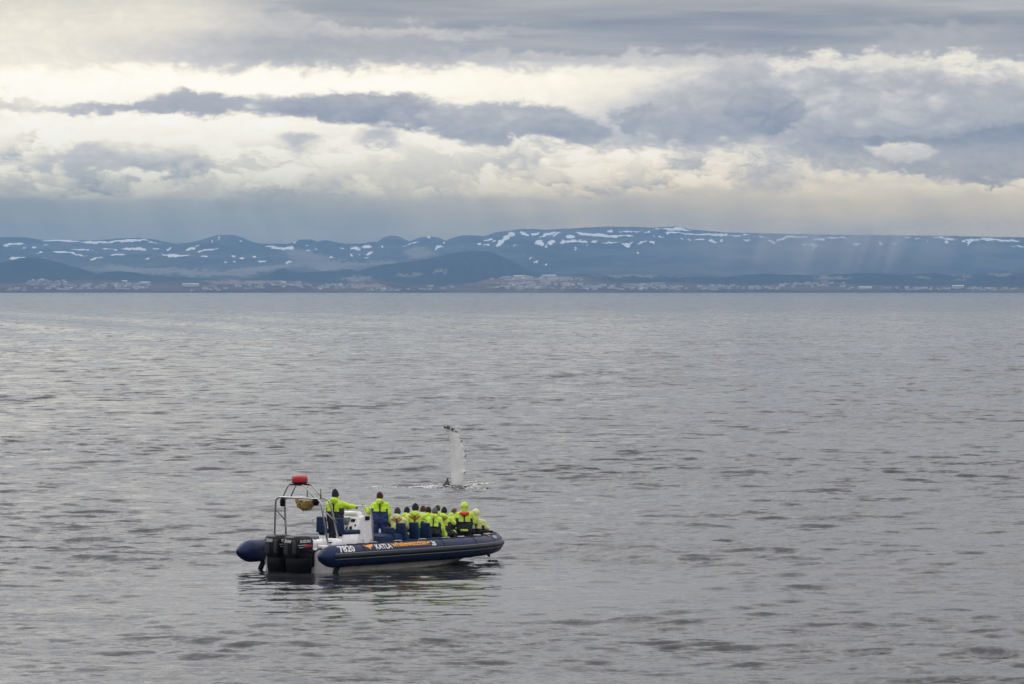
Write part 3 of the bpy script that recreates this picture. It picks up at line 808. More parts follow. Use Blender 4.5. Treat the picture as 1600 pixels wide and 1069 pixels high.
# ------------------------------------------------------------------ printed lettering wrapped on the tube
def text_mesh(txt, size, bold=0.02, sx=1.0, shear=0.0):
    cu = bpy.data.curves.new('lettering', 'FONT'); cu.body = txt; cu.size = size; cu.offset = bold * size; cu.shear = shear
    cu.resolution_u = 2
    o = bpy.data.objects.new('lettering', cu); COL.objects.link(o)
    bpy.context.view_layer.update()
    me = bpy.data.meshes.new_from_object(o.evaluated_get(bpy.context.evaluated_depsgraph_get()))
    bpy.data.objects.remove(o); bpy.data.curves.remove(cu)
    bm = bmesh.new(); bm.from_mesh(me); bpy.data.meshes.remove(me)
    for v in bm.verts: v.co.x *= sx
    bmesh.ops.triangulate(bm, faces=bm.faces)
    return bm
def wrap(bm, x0, phi0, lift=0.006, width=None, height=None):
    """fit flat print into width x height and wrap it round the starboard tube from phi0 (radians above level)"""
    xs = [v.co.x for v in bm.verts]; ys = [v.co.y for v in bm.verts]
    ax, bx_, ay, by_ = min(xs), max(xs), min(ys), max(ys)
    if width:
        for v in bm.verts:
            v.co.x = (v.co.x - ax) / (bx_ - ax) * width; v.co.y = (v.co.y - ay) / (by_ - ay) * height
    for e in range(2):
        long = [e_ for e_ in bm.edges if e_.calc_length() > 0.06]
        if long: bmesh.ops.subdivide_edges(bm, edges=long, cuts=1)
        bmesh.ops.triangulate(bm, faces=bm.faces)
    for v in bm.verts:
        x = x0 + v.co.x; ph = phi0 + v.co.y / TR; r = TR + lift
        zc = np.interp(x, [p[0] for p in AX], [p[2] for p in AX])
        v.co = Vector((x, -HB - r * math.cos(ph), zc + r * math.sin(ph)))
    return bm
PH = R(22)
part('registration_number', wrap(text_mesh('7820', 0.3, 0.03), 0.62, PH, width=0.68, height=0.25), M_print_w, tube_part, False)
xa = 0.62 + 38 / 34.0
bm = B()   # bird-wing emblem
pts = [(0, 0.20), (0.14, 0.155), (0.20, 0.195), (0.24, 0.17), (0.28, 0.195), (0.46, 0.20), (0.36, 0.10), (0.29, 0.085), (0.24, 0.0), (0.17, 0.08), (0.10, 0.11)]
bm.faces.new([bm.verts.new((x, y, 0)) for x, y in pts]); bmesh.ops.triangulate(bm, faces=bm.faces)
part('emblem', wrap(bm, xa, PH + 0.10), M_print_o, tube_part, False)
part('lettering', wrap(text_mesh('KATLA', 0.3, 0.028), xa + 0.50, PH + 0.10, width=0.72, height=0.19), M_print_w, tube_part, False)
part('lettering', wrap(text_mesh('whalewatching', 0.3, 0.03), xa + 1.24, PH + 0.06, width=1.74, height=0.25), M_print_o, tube_part, False)
part('lettering', wrap(text_mesh('.is', 0.3, 0.03), xa + 3.0, PH + 0.10, width=0.20, height=0.21), M_print_w, tube_part, False)
# small badge and print near the bow
def bow_print(bm, i0, w, h, phi):
    x, y, z, r = AX[i0]
    dx = AX[i0 + 1][0] - AX[i0 - 1][0]; dy = AX[i0 + 1][1] - AX[i0 - 1][1]
    d = Vector((dx, dy, 0)).normalized(); o = Vector((d.y, -d.x, 0))
    xs = [v.co.x for v in bm.verts]; ys = [v.co.y for v in bm.verts]; ax, bx_, ay, by_ = min(xs), max(xs), min(ys), max(ys)
    for v in bm.verts:
        a = (v.co.x - ax) / (bx_ - ax) * w; b = phi + (v.co.y - ay) / (by_ - ay) * h / r
        v.co = Vector((x, y, z)) + d * a + (o * math.cos(b) + Vector((0, 0, 1)) * math.sin(b)) * (r + 0.02)
    return bm
part('lettering', bow_print(text_mesh('KATLA', 0.3, 0.02), 34, 0.26, 0.10, R(38)), M_print_s, tube_part, False)
bm = B(); box(bm, (0, 0, 0), (0.1, 0.1, 0.002)); part('badge', bow_print(bm, 33, 0.12, 0.10, R(58)), M_print_o, tube_part, False)

# ------------------------------------------------------------------ outboard engines
def build_engine(y0):
    e = empty('outboard_engine', (0.42, y0, 0), parent=boat)
    def sec(z, xc, lx, wy, r): return [(xc + a, b, z) for a, b in rrect(lx, wy, r)]
    bm = B()
    loft(bm, [sec(0.42, 0.02, 0.70, 0.54, 0.10), sec(0.58, 0.0, 0.78, 0.58, 0.10), sec(0.80, 0.0, 0.80, 0.58, 0.10), sec(0.92, 0.0, 0.80, 0.57, 0.11),
              sec(1.0, -0.01, 0.75, 0.55, 0.12), sec(1.05, -0.03, 0.64, 0.48, 0.13), sec(1.065, -0.05, 0.50, 0.34, 0.12)])
    cw = part('cowling', bm, M_cowl, e)
    bm = B(); box(bm, (-0.392, 0.12, 0.74), (0.05, 0.16, 0.46), bev=0.02); box(bm, (-0.392, -0.20, 0.74), (0.05, 0.12, 0.40), bev=0.02)
    part('cowl_panel', bm, M_cowlg, cw)
    bm = B()
    loft(bm, [sec(-0.75, 0.05, 0.40, 0.20, 0.07), sec(-0.12, 0.05, 0.56, 0.42, 0.08), sec(0.0, 0.04, 0.64, 0.52, 0.10), sec(0.2, 0.03, 0.68, 0.54, 0.11), sec(0.47, 0.02, 0.70, 0.54, 0.12)])
    part('midsection', bm, M_black, e)
    bm = B(); box(bm, (0.42, 0, 0.38), (0.32, 0.34, 0.5), bev=0.03)
    part('mounting_bracket', bm, M_black, e)
    bm = B(); box(bm, (0.05, 0, -0.30), (0.70, 0.42, 0.03), bev=0.008)
    part('cavitation_plate', bm, M_black, e)
    # print: number on the back, name and stripes on both sides
    def place(bm, w, h, org, ex, ez):
        xs = [v.co.x for v in bm.verts]; ys = [v.co.y for v in bm.verts]; ax, bx_, ay, by_ = min(xs), max(xs), min(ys), max(ys)
        for v in bm.verts:
            v.co = Vector(org) + Vector(ex) * ((v.co.x - ax) / (bx_ - ax) * w) + Vector(ez) * ((v.co.y - ay) / (by_ - ay) * h)
        return bm
    part('lettering', place(text_mesh('300', 0.3, 0.03, shear=0.2), 0.28, 0.10, (-0.424, 0.17, 0.86), (0, -1, 0), (0, 0, 1)), M_print_w, cw, False)
    for s in (-1, 1):
        yy = s * 0.294
        ox = -0.24 if s < 0 else 0.24
        part('lettering', place(text_mesh('SUZUKI', 0.3, 0.04), 0.46, 0.085, (ox, yy, 0.87), (-s, 0, 0), (0, 0, 1)), M_print_w, cw, False)
        bm = B(); box(bm, (-0.12, yy, 0.80), (0.40, 0.004, 0.018)); box(bm, (-0.17, yy, 0.735), (0.22, 0.004, 0.016))
        part('stripe', bm, M_print_s, cw, False)
        bm = B(); box(bm, (0.16, yy, 0.785), (0.24, 0.006, 0.05), rot=(0, R(8), 0)); box(bm, (0.02, yy, 0.745), (0.24, 0.006, 0.03), rot=(0, R(-4), 0))
        part('stripe', bm, M_print_r, cw, False)
    return e
build_engine(0.30); build_engine(-0.45)

# ------------------------------------------------------------------ stainless arch
def build_arch():
    a = empty('stainless_arch', (0, 0, 0), parent=boat)
    def hoop(s0, s1, yb, yt, zt, name):
        bm = B()
        pts = fillet([(s0, yb, DECK), (s1, yt, zt), (s1, -yt, zt), (s0, -yb, DECK)], 0.22)
        tube(bm, pts, 0.030, 10); part(name, bm, M_steel, a)
    hoop(1.08, 0.88, 1.12, 0.90, 2.14, 'rear_hoop')
    hoop(1.62, 1.26, 1.12, 0.90, 2.14, 'front_hoop')
    for s in (-1, 1):
        bm = B(); tube(bm, [(0.94, s * 0.985, 1.80), (1.46, s * 1.06, 1.42)], 0.020, 8); part('brace', bm, M_steel, a)
        bm = B(); tube(bm, [(1.055, s * 1.10, 0.86), (1.57, s * 1.10, 0.86)], 0.02, 8); box(bm, (1.3, s * 1.1, 0.86), (0.3, 0.06, 0.035), bev=0.01); part('step_bar', bm, M_black, a)
        bm = B(); tube(bm, [(0.88, s * 0.72, 2.145), (1.26, s * 0.72, 2.145)], 0.022, 8); part('cross_bar', bm, M_steel, a)
    # raised carrier
    for s in (-1, 1):
        x = 0.90 if s < 0 else 1.24
        bm = B()
        tube(bm, fillet([(x, 0.62, 2.15), (x + 0.02, 0.42, 2.52), (x + 0.02, -0.20, 2.52), (x, -0.66, 2.15)], 0.10), 0.022, 8)
        part('carrier_hoop', bm, M_steel, a)
    bm = B(); box(bm, (1.08, 0.12, 2.535), (0.44, 0.46, 0.03), bev=0.008); part('carrier_plate', bm, M_black, a)
    # lamp, horn and whip aerials
    bm = B(); lathe(bm, [(0.02, 0.0), (0.075, 0.02), (0.08, 0.20), (0.05, 0.25)], (0.86, 0.60, 1.86)); tube(bm, [(0.86, 0.60, 2.05), (0.88, 0.60, 2.14)], 0.02, 6); part('deck_lamp', bm, M_black, a)
    bm = B(); lathe(bm, [(0.03, -0.08), (0.09, -0.05), (0.10, 0.10), (0.07, 0.13)], (0.88, -0.72, 2.02)); part('horn', bm, M_black, a)
    for y, h in ((-0.80, 0.28), (-0.02, 0.30), (0.86, -0.0)):
        if h:
            bm = B(); tube(bm, [(1.26 if y > -.5 else 1.0, y, 2.14), (1.26 if y > -.5 else 1.0, y, 2.16 + h)], [0.018, 0.010], 6); part('aerial', bm, M_strake, a)
build_arch()

# the red canister carried on the arch: a thing that sits there
def world_thing(o, loc, rot=0.0):
    o.matrix_world = BM @ Matrix.Translation(Vector(loc)) @ Matrix.Rotation(rot, 4, 'Z')
bm = B(); lathe(bm, [(0.18, 0.0), (0.22, 0.015), (0.235, 0.05), (0.235, 0.17), (0.222, 0.215), (0.19, 0.235), (0.0, 0.24)], seg=28)
can = from_bm('red_canister', bm, M_red)
world_thing(can, (1.08, 0.12, 2.552))
tag(can, 'rounded bright red canister carried on top of the stainless arch', 'canister')
bm = B(); lathe(bm, [(0.238, 0.0), (0.241, 0.008), (0.241, 0.022), (0.238, 0.03)], (0, 0, 0.03), seg=28); from_bm('canister_band', bm, M_strake, can)

# bundle of net hanging in the arch
def build_net():
    bm = B(); r = np.random.default_rng(4)
    def body(t):                               # centre line of the bundle, port to starboard, and its half size
        sag = math.sin(math.pi * min(1, max(0, t)) ** 0.8)
        return Vector((0, 0.18 - 0.84 * t, -0.03 - 0.17 * sag)), 0.035 + 0.105 * sag
    for k in range(70):                        # tangled strands
        t0 = r.uniform(-0.02, 0.7); t1 = min(1.03, t0 + r.uniform(0.25, 0.7)); a0 = r.uniform(0, 6.28); tw = r.uniform(-3.5, 3.5); rr = r.uniform(0.5, 1.05)
        pts = []
        for t in np.linspace(t0, t1, 9):
            c, h = body(t); a = a0 + tw * (t - t0)
            pts.append(c + Vector((math.cos(a) * h * rr * 0.9, r.normal(0, 0.012), math.sin(a) * h * rr)))
        tube(bm, pts, 0.012 + 0.008 * r.random(), 5)
    for k in range(22):                        # turns round the bundle
        t = r.uniform(0.08, 0.95); c, h = body(t); ph = r.uniform(-0.7, 0.7)
        tube(bm, [c + Vector((math.cos(q) * h * 1.02, ph * h * math.sin(q), math.sin(q) * h * 1.04)) for q in np.linspace(0, 2 * math.pi, 14)[:-1]], 0.010, 5, closed=True)
    for k in range(6):                         # loose ends
        t = r.uniform(0.35, 0.9); c, h = body(t)
        tube(bm, [c + Vector((0, 0, -h * 0.8)), c + Vector((0.01, 0.03, -h - 0.03)), c + Vector((0, r.uniform(-.05, .05), -h - r.uniform(0.04, 0.10)))], 0.009, 5)
    o = from_bm('net_bundle', bm, M_rope)
    world_thing(o, (1.06, 0.07, 2.11))
    tag(o, 'bundle of brown netting slung under the top of the stainless arch', 'net')
build_net()

# ------------------------------------------------------------------ console
def build_console():
    c = empty('steering_console', (-0.30, 0, -0.075), parent=boat)
    bm = B()
    # profile seen from the side (x, z), extruded across
    pr = [(3.35, DECK), (3.35, 1.12), (3.28, 1.20), (3.48, 1.56), (3.62, 1.62), (3.90, 1.58), (4.02, 1.18), (4.10, DECK)]
    w0 = 0.46
    secs = [[(x, y, z) for x, z in pr] for y in (-w0, -w0 + 0.001, w0 - 0.001, w0)]
    for i in (0, 3):
        secs[i] = [(3.66 + (x - 3.66) * 0.96, y, z if z <= DECK else z - 0.02) for x, y, z in secs[i]]
    loft(bm, secs)
    part('console_body', bm, M_white, c, False)
    # dash: screen, gauges, switches; it leans back
    n = Vector((3.48 - 3.28, 0, 1.56 - 1.20)).normalized(); nr = Vector((-n.z, 0, n.x))
    def dash(y, t, lift=0.0): return Vector((3.28, y, 1.20)) + n * t + nr * lift
    def slab(y, t, sy, st, th, mat, name):
        bm = B(); box(bm, (0, 0, 0), (th, sy, st), bev=0.006)
        ang = math.atan2(n.x, n.z)
        for v in bm.verts: v.co = dash(y, t, th * 0.3) + Matrix.Rotation(ang, 3, 'Y') @ v.co
        return part(name, bm, mat, c)
    slab(0.12, 0.27, 0.34, 0.25, 0.03, M_pad, 'screen_bezel'); slab(0.12, 0.27, 0.30, 0.21, 0.044, M_glass, 'screen')
    slab(-0.18, 0.31, 0.16, 0.09, 0.03, M_black, 'engine_gauge'); slab(0.37, 0.31, 0.09, 0.10, 0.03, M_black, 'gauge')
    slab(-0.34, 0.15, 0.05, 0.05, 0.03, M_black, 'switch'); slab(-0.20, 0.09, 0.05, 0.05, 0.03, M_black, 'switch')
    slab(-0.04, 0.05, 0.05, 0.09, 0.03, M_black, 'switch')
    # compass and moulding on top
    bm = B(); box(bm, (3.66, 0.05, 1.66), (0.28, 0.62, 0.14), bev=0.05, taper=(0.8, 0.9)); part('dash_hood', bm, M_white, c)
    # wheel
    bm = B(); cw = Vector((3.17, 0.26, 1.12)); ax = Vector((-0.90, 0, 0.42)).normalized(); e1 = Vector((0, 1, 0)); e2 = ax.cross(e1)
    ring = [cw + (e1 * math.cos(q) + e2 * math.sin(q)) * 0.19 for q in np.linspace(0, 2 * math.pi, 25)[:-1]]
    tube(bm, ring, 0.018, 8, closed=True)
    for q in (0.5, 2.6, 4.7): tube(bm, [cw, cw + (e1 * math.cos(q) + e2 * math.sin(q)) * 0.19], 0.014, 6)
    tube(bm, [cw + ax * 0.03, cw - ax * 0.18], 0.035, 8); part('steering_wheel', bm, M_black, c)
    # throttle levers
    bm = B()
    for y in (-0.28, -0.33): tube(bm, [(3.28, y, 1.10), (3.18, y, 1.24)], 0.014, 6); box(bm, (3.17, y, 1.26), (0.05, 0.04, 0.05), bev=0.01)
    box(bm, (3.30, -0.305, 1.08), (0.12, 0.14, 0.08), bev=0.02); part('throttle', bm, M_black, c)
    # hatch in the back, handles on the starboard side
    bm = B(); box(bm, (3.342, -0.22, 0.66), (0.022, 0.26, 0.20), bev=0.008); part('hatch', bm, M_pad, c)
    bm = B(); box(bm, (3.342, 0.08, 0.92), (0.016, 0.62, 0.42), bev=0.006); part('access_panel', bm, M_white, c)
    for x in (3.55, 3.90):
        bm = B(); tube(bm, fillet([(x, -0.45, 0.66), (x, -0.50, 0.66), (x, -0.50, 0.90), (x, -0.45, 0.90)], 0.03), 0.012, 6); part('grab_handle', bm, M_steel, c)
    # windscreen and its rail
    bm = B(); tube(bm, fillet([(3.98, 0.47, 1.10), (3.86, 0.46, 1.88), (3.86, -0.46, 1.88), (3.95, -0.485, 1.50), (4.06, -0.485, DECK)], 0.14), 0.020, 8); part('console_rail', bm, M_steel, c)
    bm = B(); box(bm, (3.74, -0.47, 1.54), (0.18, 0.05, 0.12), bev=0.015); part('radio', bm, M_black, c)
    # cushioned seat on the forward face
    bm = B(); box(bm, (4.74, -0.50, DECK + 0.30), (1.25, 0.66, 0.58), bev=0.10, taper=(0.86, 1)); part('console_bench', bm, M_seat, c)
build_console()

# ------------------------------------------------------------------ seats
def build_seat(x, y, back_h, wide=0.40, helm=False, lean=8, rail=False):
    s = empty('jockey_seat' if not helm else 'helm_seat', (x, y, DECK), parent=boat)
    zs = 0.20 if not helm else 0.56
    bm = B(); loft(bm, [[(a + 0.12, b, z) for a, b in rrect(lx, wy, 0.08)] for z, lx, wy in ((0.0, 0.78, 0.34), (zs * 0.5, 0.70, 0.28), (zs, 0.74, 0.34))])
    part('seat_pod', bm, M_seat if not helm else M_white, s)
    bm = B(); box(bm, (0.16, 0, zs + 0.06), (0.72, wide - 0.02, 0.14), bev=0.05); part('cushion', bm, M_seat, s)
    bm = B(); box(bm, (-0.26, 0, zs + back_h / 2 + 0.02), (0.13, wide, back_h), rot=(0, R(-lean), 0), bev=0.035, taper=(0.75, 0.86)); bk = part('backrest', bm, M_seat, s)
    bm = B(); box(bm, (-0.20, 0, zs + 0.1), (0.14, wide * 0.6, 0.3), bev=0.02); part('back_bracket', bm, M_black, s)
    if rail:
        bm = B(); tube(bm, fillet([(-0.25, wide * 0.45, zs + back_h * 0.9), (-0.30, wide * 0.45 + 0.16, zs + back_h * 0.9), (-0.30, wide * 0.45 + 0.16, zs + back_h * 0.45), (-0.25, wide * 0.45, zs + back_h * 0.45)], 0.08), 0.014, 6)
        part('grab_handle', bm, M_steel, s)
    return s
for px, y, rail in ((502, 0.45, True), (529, -0.36, False)):
    build_seat(on_line(px, y) + 0.26, y, 0.48, 0.38, helm=True, lean=4, rail=rail)
SEATS = [(609, -0.66, 0.50), (627, -0.72, 0.62), (647, -0.70, 0.62), (665, -0.66, 0.58),
         (634, 0.42, 0.5), (655, 0.42, 0.5), (676, 0.42, 0.5), (697, 0.42, 0.5)]
for px, y, h in SEATS:
    build_seat(on_line(px, y) + 0.26, y, h, 0.38)

# ropes at the bow
def build_bow_rope():
    bm = B()
    tube(bm, fillet([(9.0, 0.0, 0.83), (9.28, -0.15, 0.88), (9.58, -0.20, 0.58), (9.48, -0.30, 0.30), (9.05, -0.55, 0.20), (8.8, -0.66, 0.14)], 0.25, 6), 0.018, 6)
    tube(bm, [(8.8, -0.66, 0.14), (8.7, -0.74, 0.16), (8.75, -0.78, 0.10), (8.85, -0.70, 0.12)], 0.03, 6)
    part('bow_rope', bm, M_black)
    bm = B()
    tube(bm, fillet([(8.3, -0.25, 0.6), (8.45, -0.18, 0.98), (8.8, -0.1, 1.0), (8.95, -0.05, 0.8)], 0.15), 0.028, 8)
    part('bow_handle', bm, M_strake)
    # life line looped along the starboard tube
    bm = B(); r_ = 0.014; pts = []
    for i in range(8, len(AX) - 1):
        x, y, z, r = AX[i]
        dx = AX[i + 1][0] - AX[i - 1][0]; dy = AX[i + 1][1] - AX[i - 1][1]; o = Vector((dy, -dx, 0)).normalized()
        a = R(78 - (6 if i % 2 else 0)); pts.append(Vector((x, y, z)) + o * (r + 0.016) * math.cos(a) + Vector((0, 0, 1)) * (r + 0.016) * math.sin(a))
    tube(bm, pts, r_, 6)
    part('life_line', bm, M_strake)
build_bow_rope()

# ------------------------------------------------------------------ people
M_skin = material('skin', (0.42, 0.24, 0.17), 0.5)
M_hair_d = material('dark_hair', (0.018, 0.013, 0.010), 0.6, grain=0.3, gscale=60, bump=0.4, bscale=80)
M_hair_b = material('brown_hair', (0.075, 0.035, 0.020), 0.6, grain=0.3, gscale=60, bump=0.4, bscale=80)
M_lime = material('bright_lime_cloth', (0.50, 0.76, 0.012), 0.6, grain=0.10, gscale=9, bump=0.35, bscale=14)
M_limep = material('faded_lime_cloth', (0.50, 0.70, 0.075), 0.65, grain=0.2, gscale=9, bump=0.35, bscale=14)
M_cream = material('cream_lime_cloth', (0.60, 0.64, 0.28), 0.65, grain=0.12, gscale=9, bump=0.35, bscale=14)
M_dark = material('dark_navy_cloth', (0.010, 0.013, 0.026), 0.65, grain=0.3, gscale=9, bump=0.35, bscale=14)
M_blue = material('blue_overall_cloth', (0.010, 0.032, 0.13), 0.6, grain=0.2, gscale=9, bump=0.35, bscale=14)
M_strap = material('dark_strap', (0.014, 0.018, 0.020), 0.7)
M_redv = material('red_lifejacket', (0.62, 0.045, 0.020), 0.6, grain=0.1, gscale=12)
M_orange = material('orange_red_strap', (0.55, 0.10, 0.03), 0.6)
M_glove = material('black_glove', (0.010, 0.010, 0.012), 0.6)
M_boot = material('black_boot', (0.012, 0.012, 0.013), 0.5)
M_eye = material('eye', (0.03, 0.02, 0.015), 0.2)
M_lip = material('lips', (0.32, 0.12, 0.10), 0.5)
def knit(name, c): return material(name, c, 0.9, grain=0.35, gscale=45, bump=0.6, bscale=70)
M_bk = knit('black_knit', (0.012, 0.013, 0.018)); M_nv = knit('navy_knit', (0.010, 0.014, 0.032)); M_mr = knit('maroon_knit', (0.055, 0.008, 0.020))
M_gb = knit('grey_brown_knit', (0.050, 0.038, 0.034)); M_gy = knit('grey_knit', (0.11, 0.115, 0.13)); M_br = knit('brown_knit', (0.060, 0.028, 0.020))

def capsule(bm, a, b, ra, rb, seg=12):
    a = Vector(a); b = Vector(b); d = b - a
    if d.length < 1e-6: d = Vector((0, 0, 1e-3)); b = a + d
    n = d.normalized(); pts = []; rad = []
    for k in range(4, -1, -1): pts.append(a - n * ra * math.sin(R(88) * k / 4)); rad.append(max(ra * math.cos(R(88) * k / 4), 1e-3))
    for k in range(0, 5): pts.append(b + n * rb * math.sin(R(88) * k / 4)); rad.append(max(rb * math.cos(R(88) * k / 4), 1e-3))
    tube(bm, pts, rad, seg)
def ellipsoid(bm, c, r, rotm=None):
    g = bmesh.ops.create_uvsphere(bm, u_segments=18, v_segments=12, radius=1.0)
    for v in g['verts']:
        p = Vector((v.co.x * r[0], v.co.y * r[1], v.co.z * r[2]))
        v.co = Vector(c) + (rotm @ p if rotm else p)
def remeshed(bm, voxel, smooth=3):
    """melt overlapping pieces into one continuous skin"""
    me = bpy.data.meshes.new('skin_source'); bmesh.ops.recalc_face_normals(bm, faces=bm.faces); bm.to_mesh(me); bm.free()
    o = bpy.data.objects.new('skin_source', me); COL.objects.link(o)
    m = o.modifiers.new('r', 'REMESH'); m.mode = 'VOXEL'; m.voxel_size = voxel
    s = o.modifiers.new('s', 'SMOOTH'); s.factor = 0.5; s.iterations = smooth
    bpy.context.view_layer.update()
    out = bpy.data.meshes.new_from_object(o.evaluated_get(bpy.context.evaluated_depsgraph_get()))
    bpy.data.objects.remove(o); bpy.data.meshes.remove(me)
    return out
def seg_dist(p, a, b):
    d = b - a; t = max(0, min(1, (p - a).dot(d) / max(d.dot(d), 1e-9)))
    return (p - a - d * t).length, t

def person(px, yb, top, pose, label, yaw=0.0, twist=0.0, lean=0.0, scale=1.0, base=None, jacket=None, lower=None, hat=None, hat_kind='beanie',
           hood='down', arms=None, vest=None, strap=True, cut=0.20, dark_cuffs=False, gloves=M_glove, head_yaw=0.0, head_tilt=0.0, fwd=0.0, band=False, patches=None, side_panels=True):
    jacket = jacket or M_limep; lower = lower or M_dark
    s = on_line(px, yb) + fwd
    hip_z = {'stand': 0.92, 'sit': 0.11, 'kneel': 0.50, 'heels': 0.24}[pose]
    H = Vector((0, 0, hip_z))
    UM = Matrix.Translation(H) @ Matrix.Rotation(R(twist), 4, 'Z') @ Matrix.Rotation(R(lean), 4, 'Y') @ Matrix.Translation(-H)
    def U(x, y, z): return UM @ (H + Vector((x, y, z)))
    shl = {1: U(0, 0.195, 0.47), -1: U(0, -0.195, 0.47)}
    neck = U(0.0, 0, 0.55); headc = U(0.02, 0, 0.715)
    HM = UM.to_3x3() @ Matrix.Rotation(R(head_yaw), 3, 'Z') @ Matrix.Rotation(R(head_tilt), 3, 'Y')
    arms = arms or {}
    el, ha = {}, {}
    for sd in (1, -1):
        a = arms.get(sd)
        if a is None:
            a = ((0.12, sd * 0.34, 0.27), (0.30, sd * 0.20, 0.22)) if pose != 'stand' else ((0.02, sd * 0.28, 0.19), (0.16, sd * 0.27, -0.03))
        el[sd] = U(*a[0]); ha[sd] = U(*a[1])
    legs = {}
    for sd in (1, -1):
        if pose == 'stand': legs[sd] = [H + Vector((0, sd * 0.10, 0)), Vector((0.05, sd * 0.13, 0.49)), Vector((-0.01, sd * 0.14, 0.09))]
        elif pose == 'sit': legs[sd] = [H + Vector((0, sd * 0.10, 0)), Vector((0.43, sd * 0.16, 0.10)), Vector((0.44, sd * 0.17, -0.26))]
        elif pose == 'kneel': legs[sd] = [H + Vector((0, sd * 0.10, 0)), Vector((0.08, sd * 0.14, 0.09)), Vector((-0.34, sd * 0.12, 0.08))]
        else: legs[sd] = [H + Vector((0, sd * 0.10, 0)), Vector((0.38, sd * 0.17, 0.11)), Vector((-0.06, sd * 0.12, 0.09))]
    # --- the body itself, one continuous surface
    bm = B()
    ellipsoid(bm, headc + HM @ Vector((0, 0, 0.015)), (0.098, 0.078, 0.115), HM)
    ellipsoid(bm, headc + HM @ Vector((0.035, 0, -0.055)), (0.062, 0.056, 0.068), HM)     # jaw
    capsule(bm, headc + HM @ Vector((0.088, 0, 0.02)), headc + HM @ Vector((0.112, 0, -0.022)), 0.010, 0.017, 8)   # nose
    for sd in (1, -1): ellipsoid(bm, headc + HM @ Vector((-0.005, sd * 0.080, -0.01)), (0.022, 0.012, 0.034), HM)   # ears
    capsule(bm, neck - Vector((0, 0, 0.06)), headc + HM @ Vector((-0.01, 0, -0.05)), 0.062, 0.056)
    for sd in (1, -1):
        capsule(bm, U(0, sd * 0.075, 0.02), U(0, sd * 0.095, 0.40), 0.105, 0.115)
        capsule(bm, U(0, sd * 0.06, 0.48), shl[sd], 0.07, 0.062)
        capsule(bm, shl[sd], el[sd], 0.055, 0.043); capsule(bm, el[sd], ha[sd], 0.042, 0.030)
        hd = (ha[sd] - el[sd]).normalized(); capsule(bm, ha[sd], ha[sd] + hd * 0.07, 0.030, 0.034)
        capsule(bm, legs[sd][0], legs[sd][1], 0.088, 0.058); capsule(bm, legs[sd][1], legs[sd][2], 0.056, 0.040)
        capsule(bm, legs[sd][2], legs[sd][2] + Vector((0.12, 0, -0.04)) if pose in ('stand', 'sit') else legs[sd][2] + Vector((-0.12, 0, -0.02)), 0.042, 0.036)
    me = remeshed(bm, 0.018, 2)
    me.polygons.foreach_set('use_smooth', [True] * len(me.polygons))
    body = link('person', me, M_skin)
    zb = base if base is not None else DECK
    body.matrix_world = BM @ Matrix.Translation((s, yb, zb)) @ Matrix.Rotation(R(yaw), 4, 'Z') @ Matrix.Scale(scale, 4)
    tag(body, label, 'person', 'people aboard the inflatable boat')
    # --- the suit: one remeshed shell, cut into jacket and overalls
    bm = B()
    for sd in (1, -1):
        capsule(bm, U(0.0, sd * 0.10, 0.0), U(-0.005, sd * 0.12, 0.22), 0.155, 0.158)
        capsule(bm, U(-0.005, sd * 0.12, 0.22), U(0, sd * 0.13, 0.43), 0.158, 0.142)
        capsule(bm, U(0, sd * 0.06, 0.49), shl[sd], 0.100, 0.102)
        capsule(bm, shl[sd], el[sd], 0.104, 0.084); capsule(bm, el[sd], ha[sd], 0.082, 0.058)
        capsule(bm, legs[sd][0], legs[sd][1], 0.128, 0.090); capsule(bm, legs[sd][1], legs[sd][2], 0.090, 0.072)
    capsule(bm, U(-0.01, 0, 0.50), U(-0.01, 0, 0.575), 0.105, 0.080)
    if hood == 'down':
        ellipsoid(bm, U(-0.085, 0, 0.575), (0.095, 0.140, 0.095), UM.to_3x3() @ Matrix.Rotation(R(-25), 3, 'Y'))
        for sd in (1, -1): capsule(bm, U(-0.07, sd * 0.07, 0.59), U(0.06, sd * 0.09, 0.545), 0.052, 0.035)
    me = remeshed(bm, 0.026, 2)
    bm = bmesh.new(); bm.from_mesh(me); bpy.data.meshes.remove(me)
    seedv = Vector((px * 0.37, yb * 9.1, 3.3)); bm.normal_update()
    for v in bm.verts:
        n1 = mnoise.noise(v.co * 7.0 + seedv); n2 = mnoise.noise(Vector((v.co.x * 10, v.co.y * 10, v.co.z * 22)) + seedv)
        v.co += v.normal * (0.024 * n1 + 0.015 * n2)
    bm.normal_update()
    cp = U(0, 0, cut); cn = UM.to_3x3() @ Vector((0, 0, 1))
    bmesh.ops.bisect_plane(bm, geom=bm.verts[:] + bm.edges[:] + bm.faces[:], plane_co=cp, plane_no=cn)
    tree = BVHTree.FromBMesh(bm)
    up_f, lo_f = [], []
    for f in bm.faces:
        c = f.calc_center_median(); sl = False; cuff = False
        dt = min(seg_dist(c, U(0, 0.12 * k, 0.0), U(0, 0.12 * k, 0.43))[0] - 0.152 for k in (1, -1))
        for sd in (1, -1):
            d1, t1 = seg_dist(c, shl[sd], el[sd]); d2, t2 = seg_dist(c, el[sd], ha[sd])
            if min(d1 - 0.094, d2 - 0.070) < dt:
                sl = True; cuff = d2 - 0.070 < d1 - 0.094 and t2 > 0.35
        j = sl or (c - cp).dot(cn) > 0
        if side_panels and not sl:
            l = UM.inverted() @ c - H
            if abs(l.y) > 0.185 and l.z < 0.37: j = False
        if cuff and dark_cuffs: j = False
        (up_f if j else lo_f).append(f.index)
    bm.faces.ensure_lookup_table()
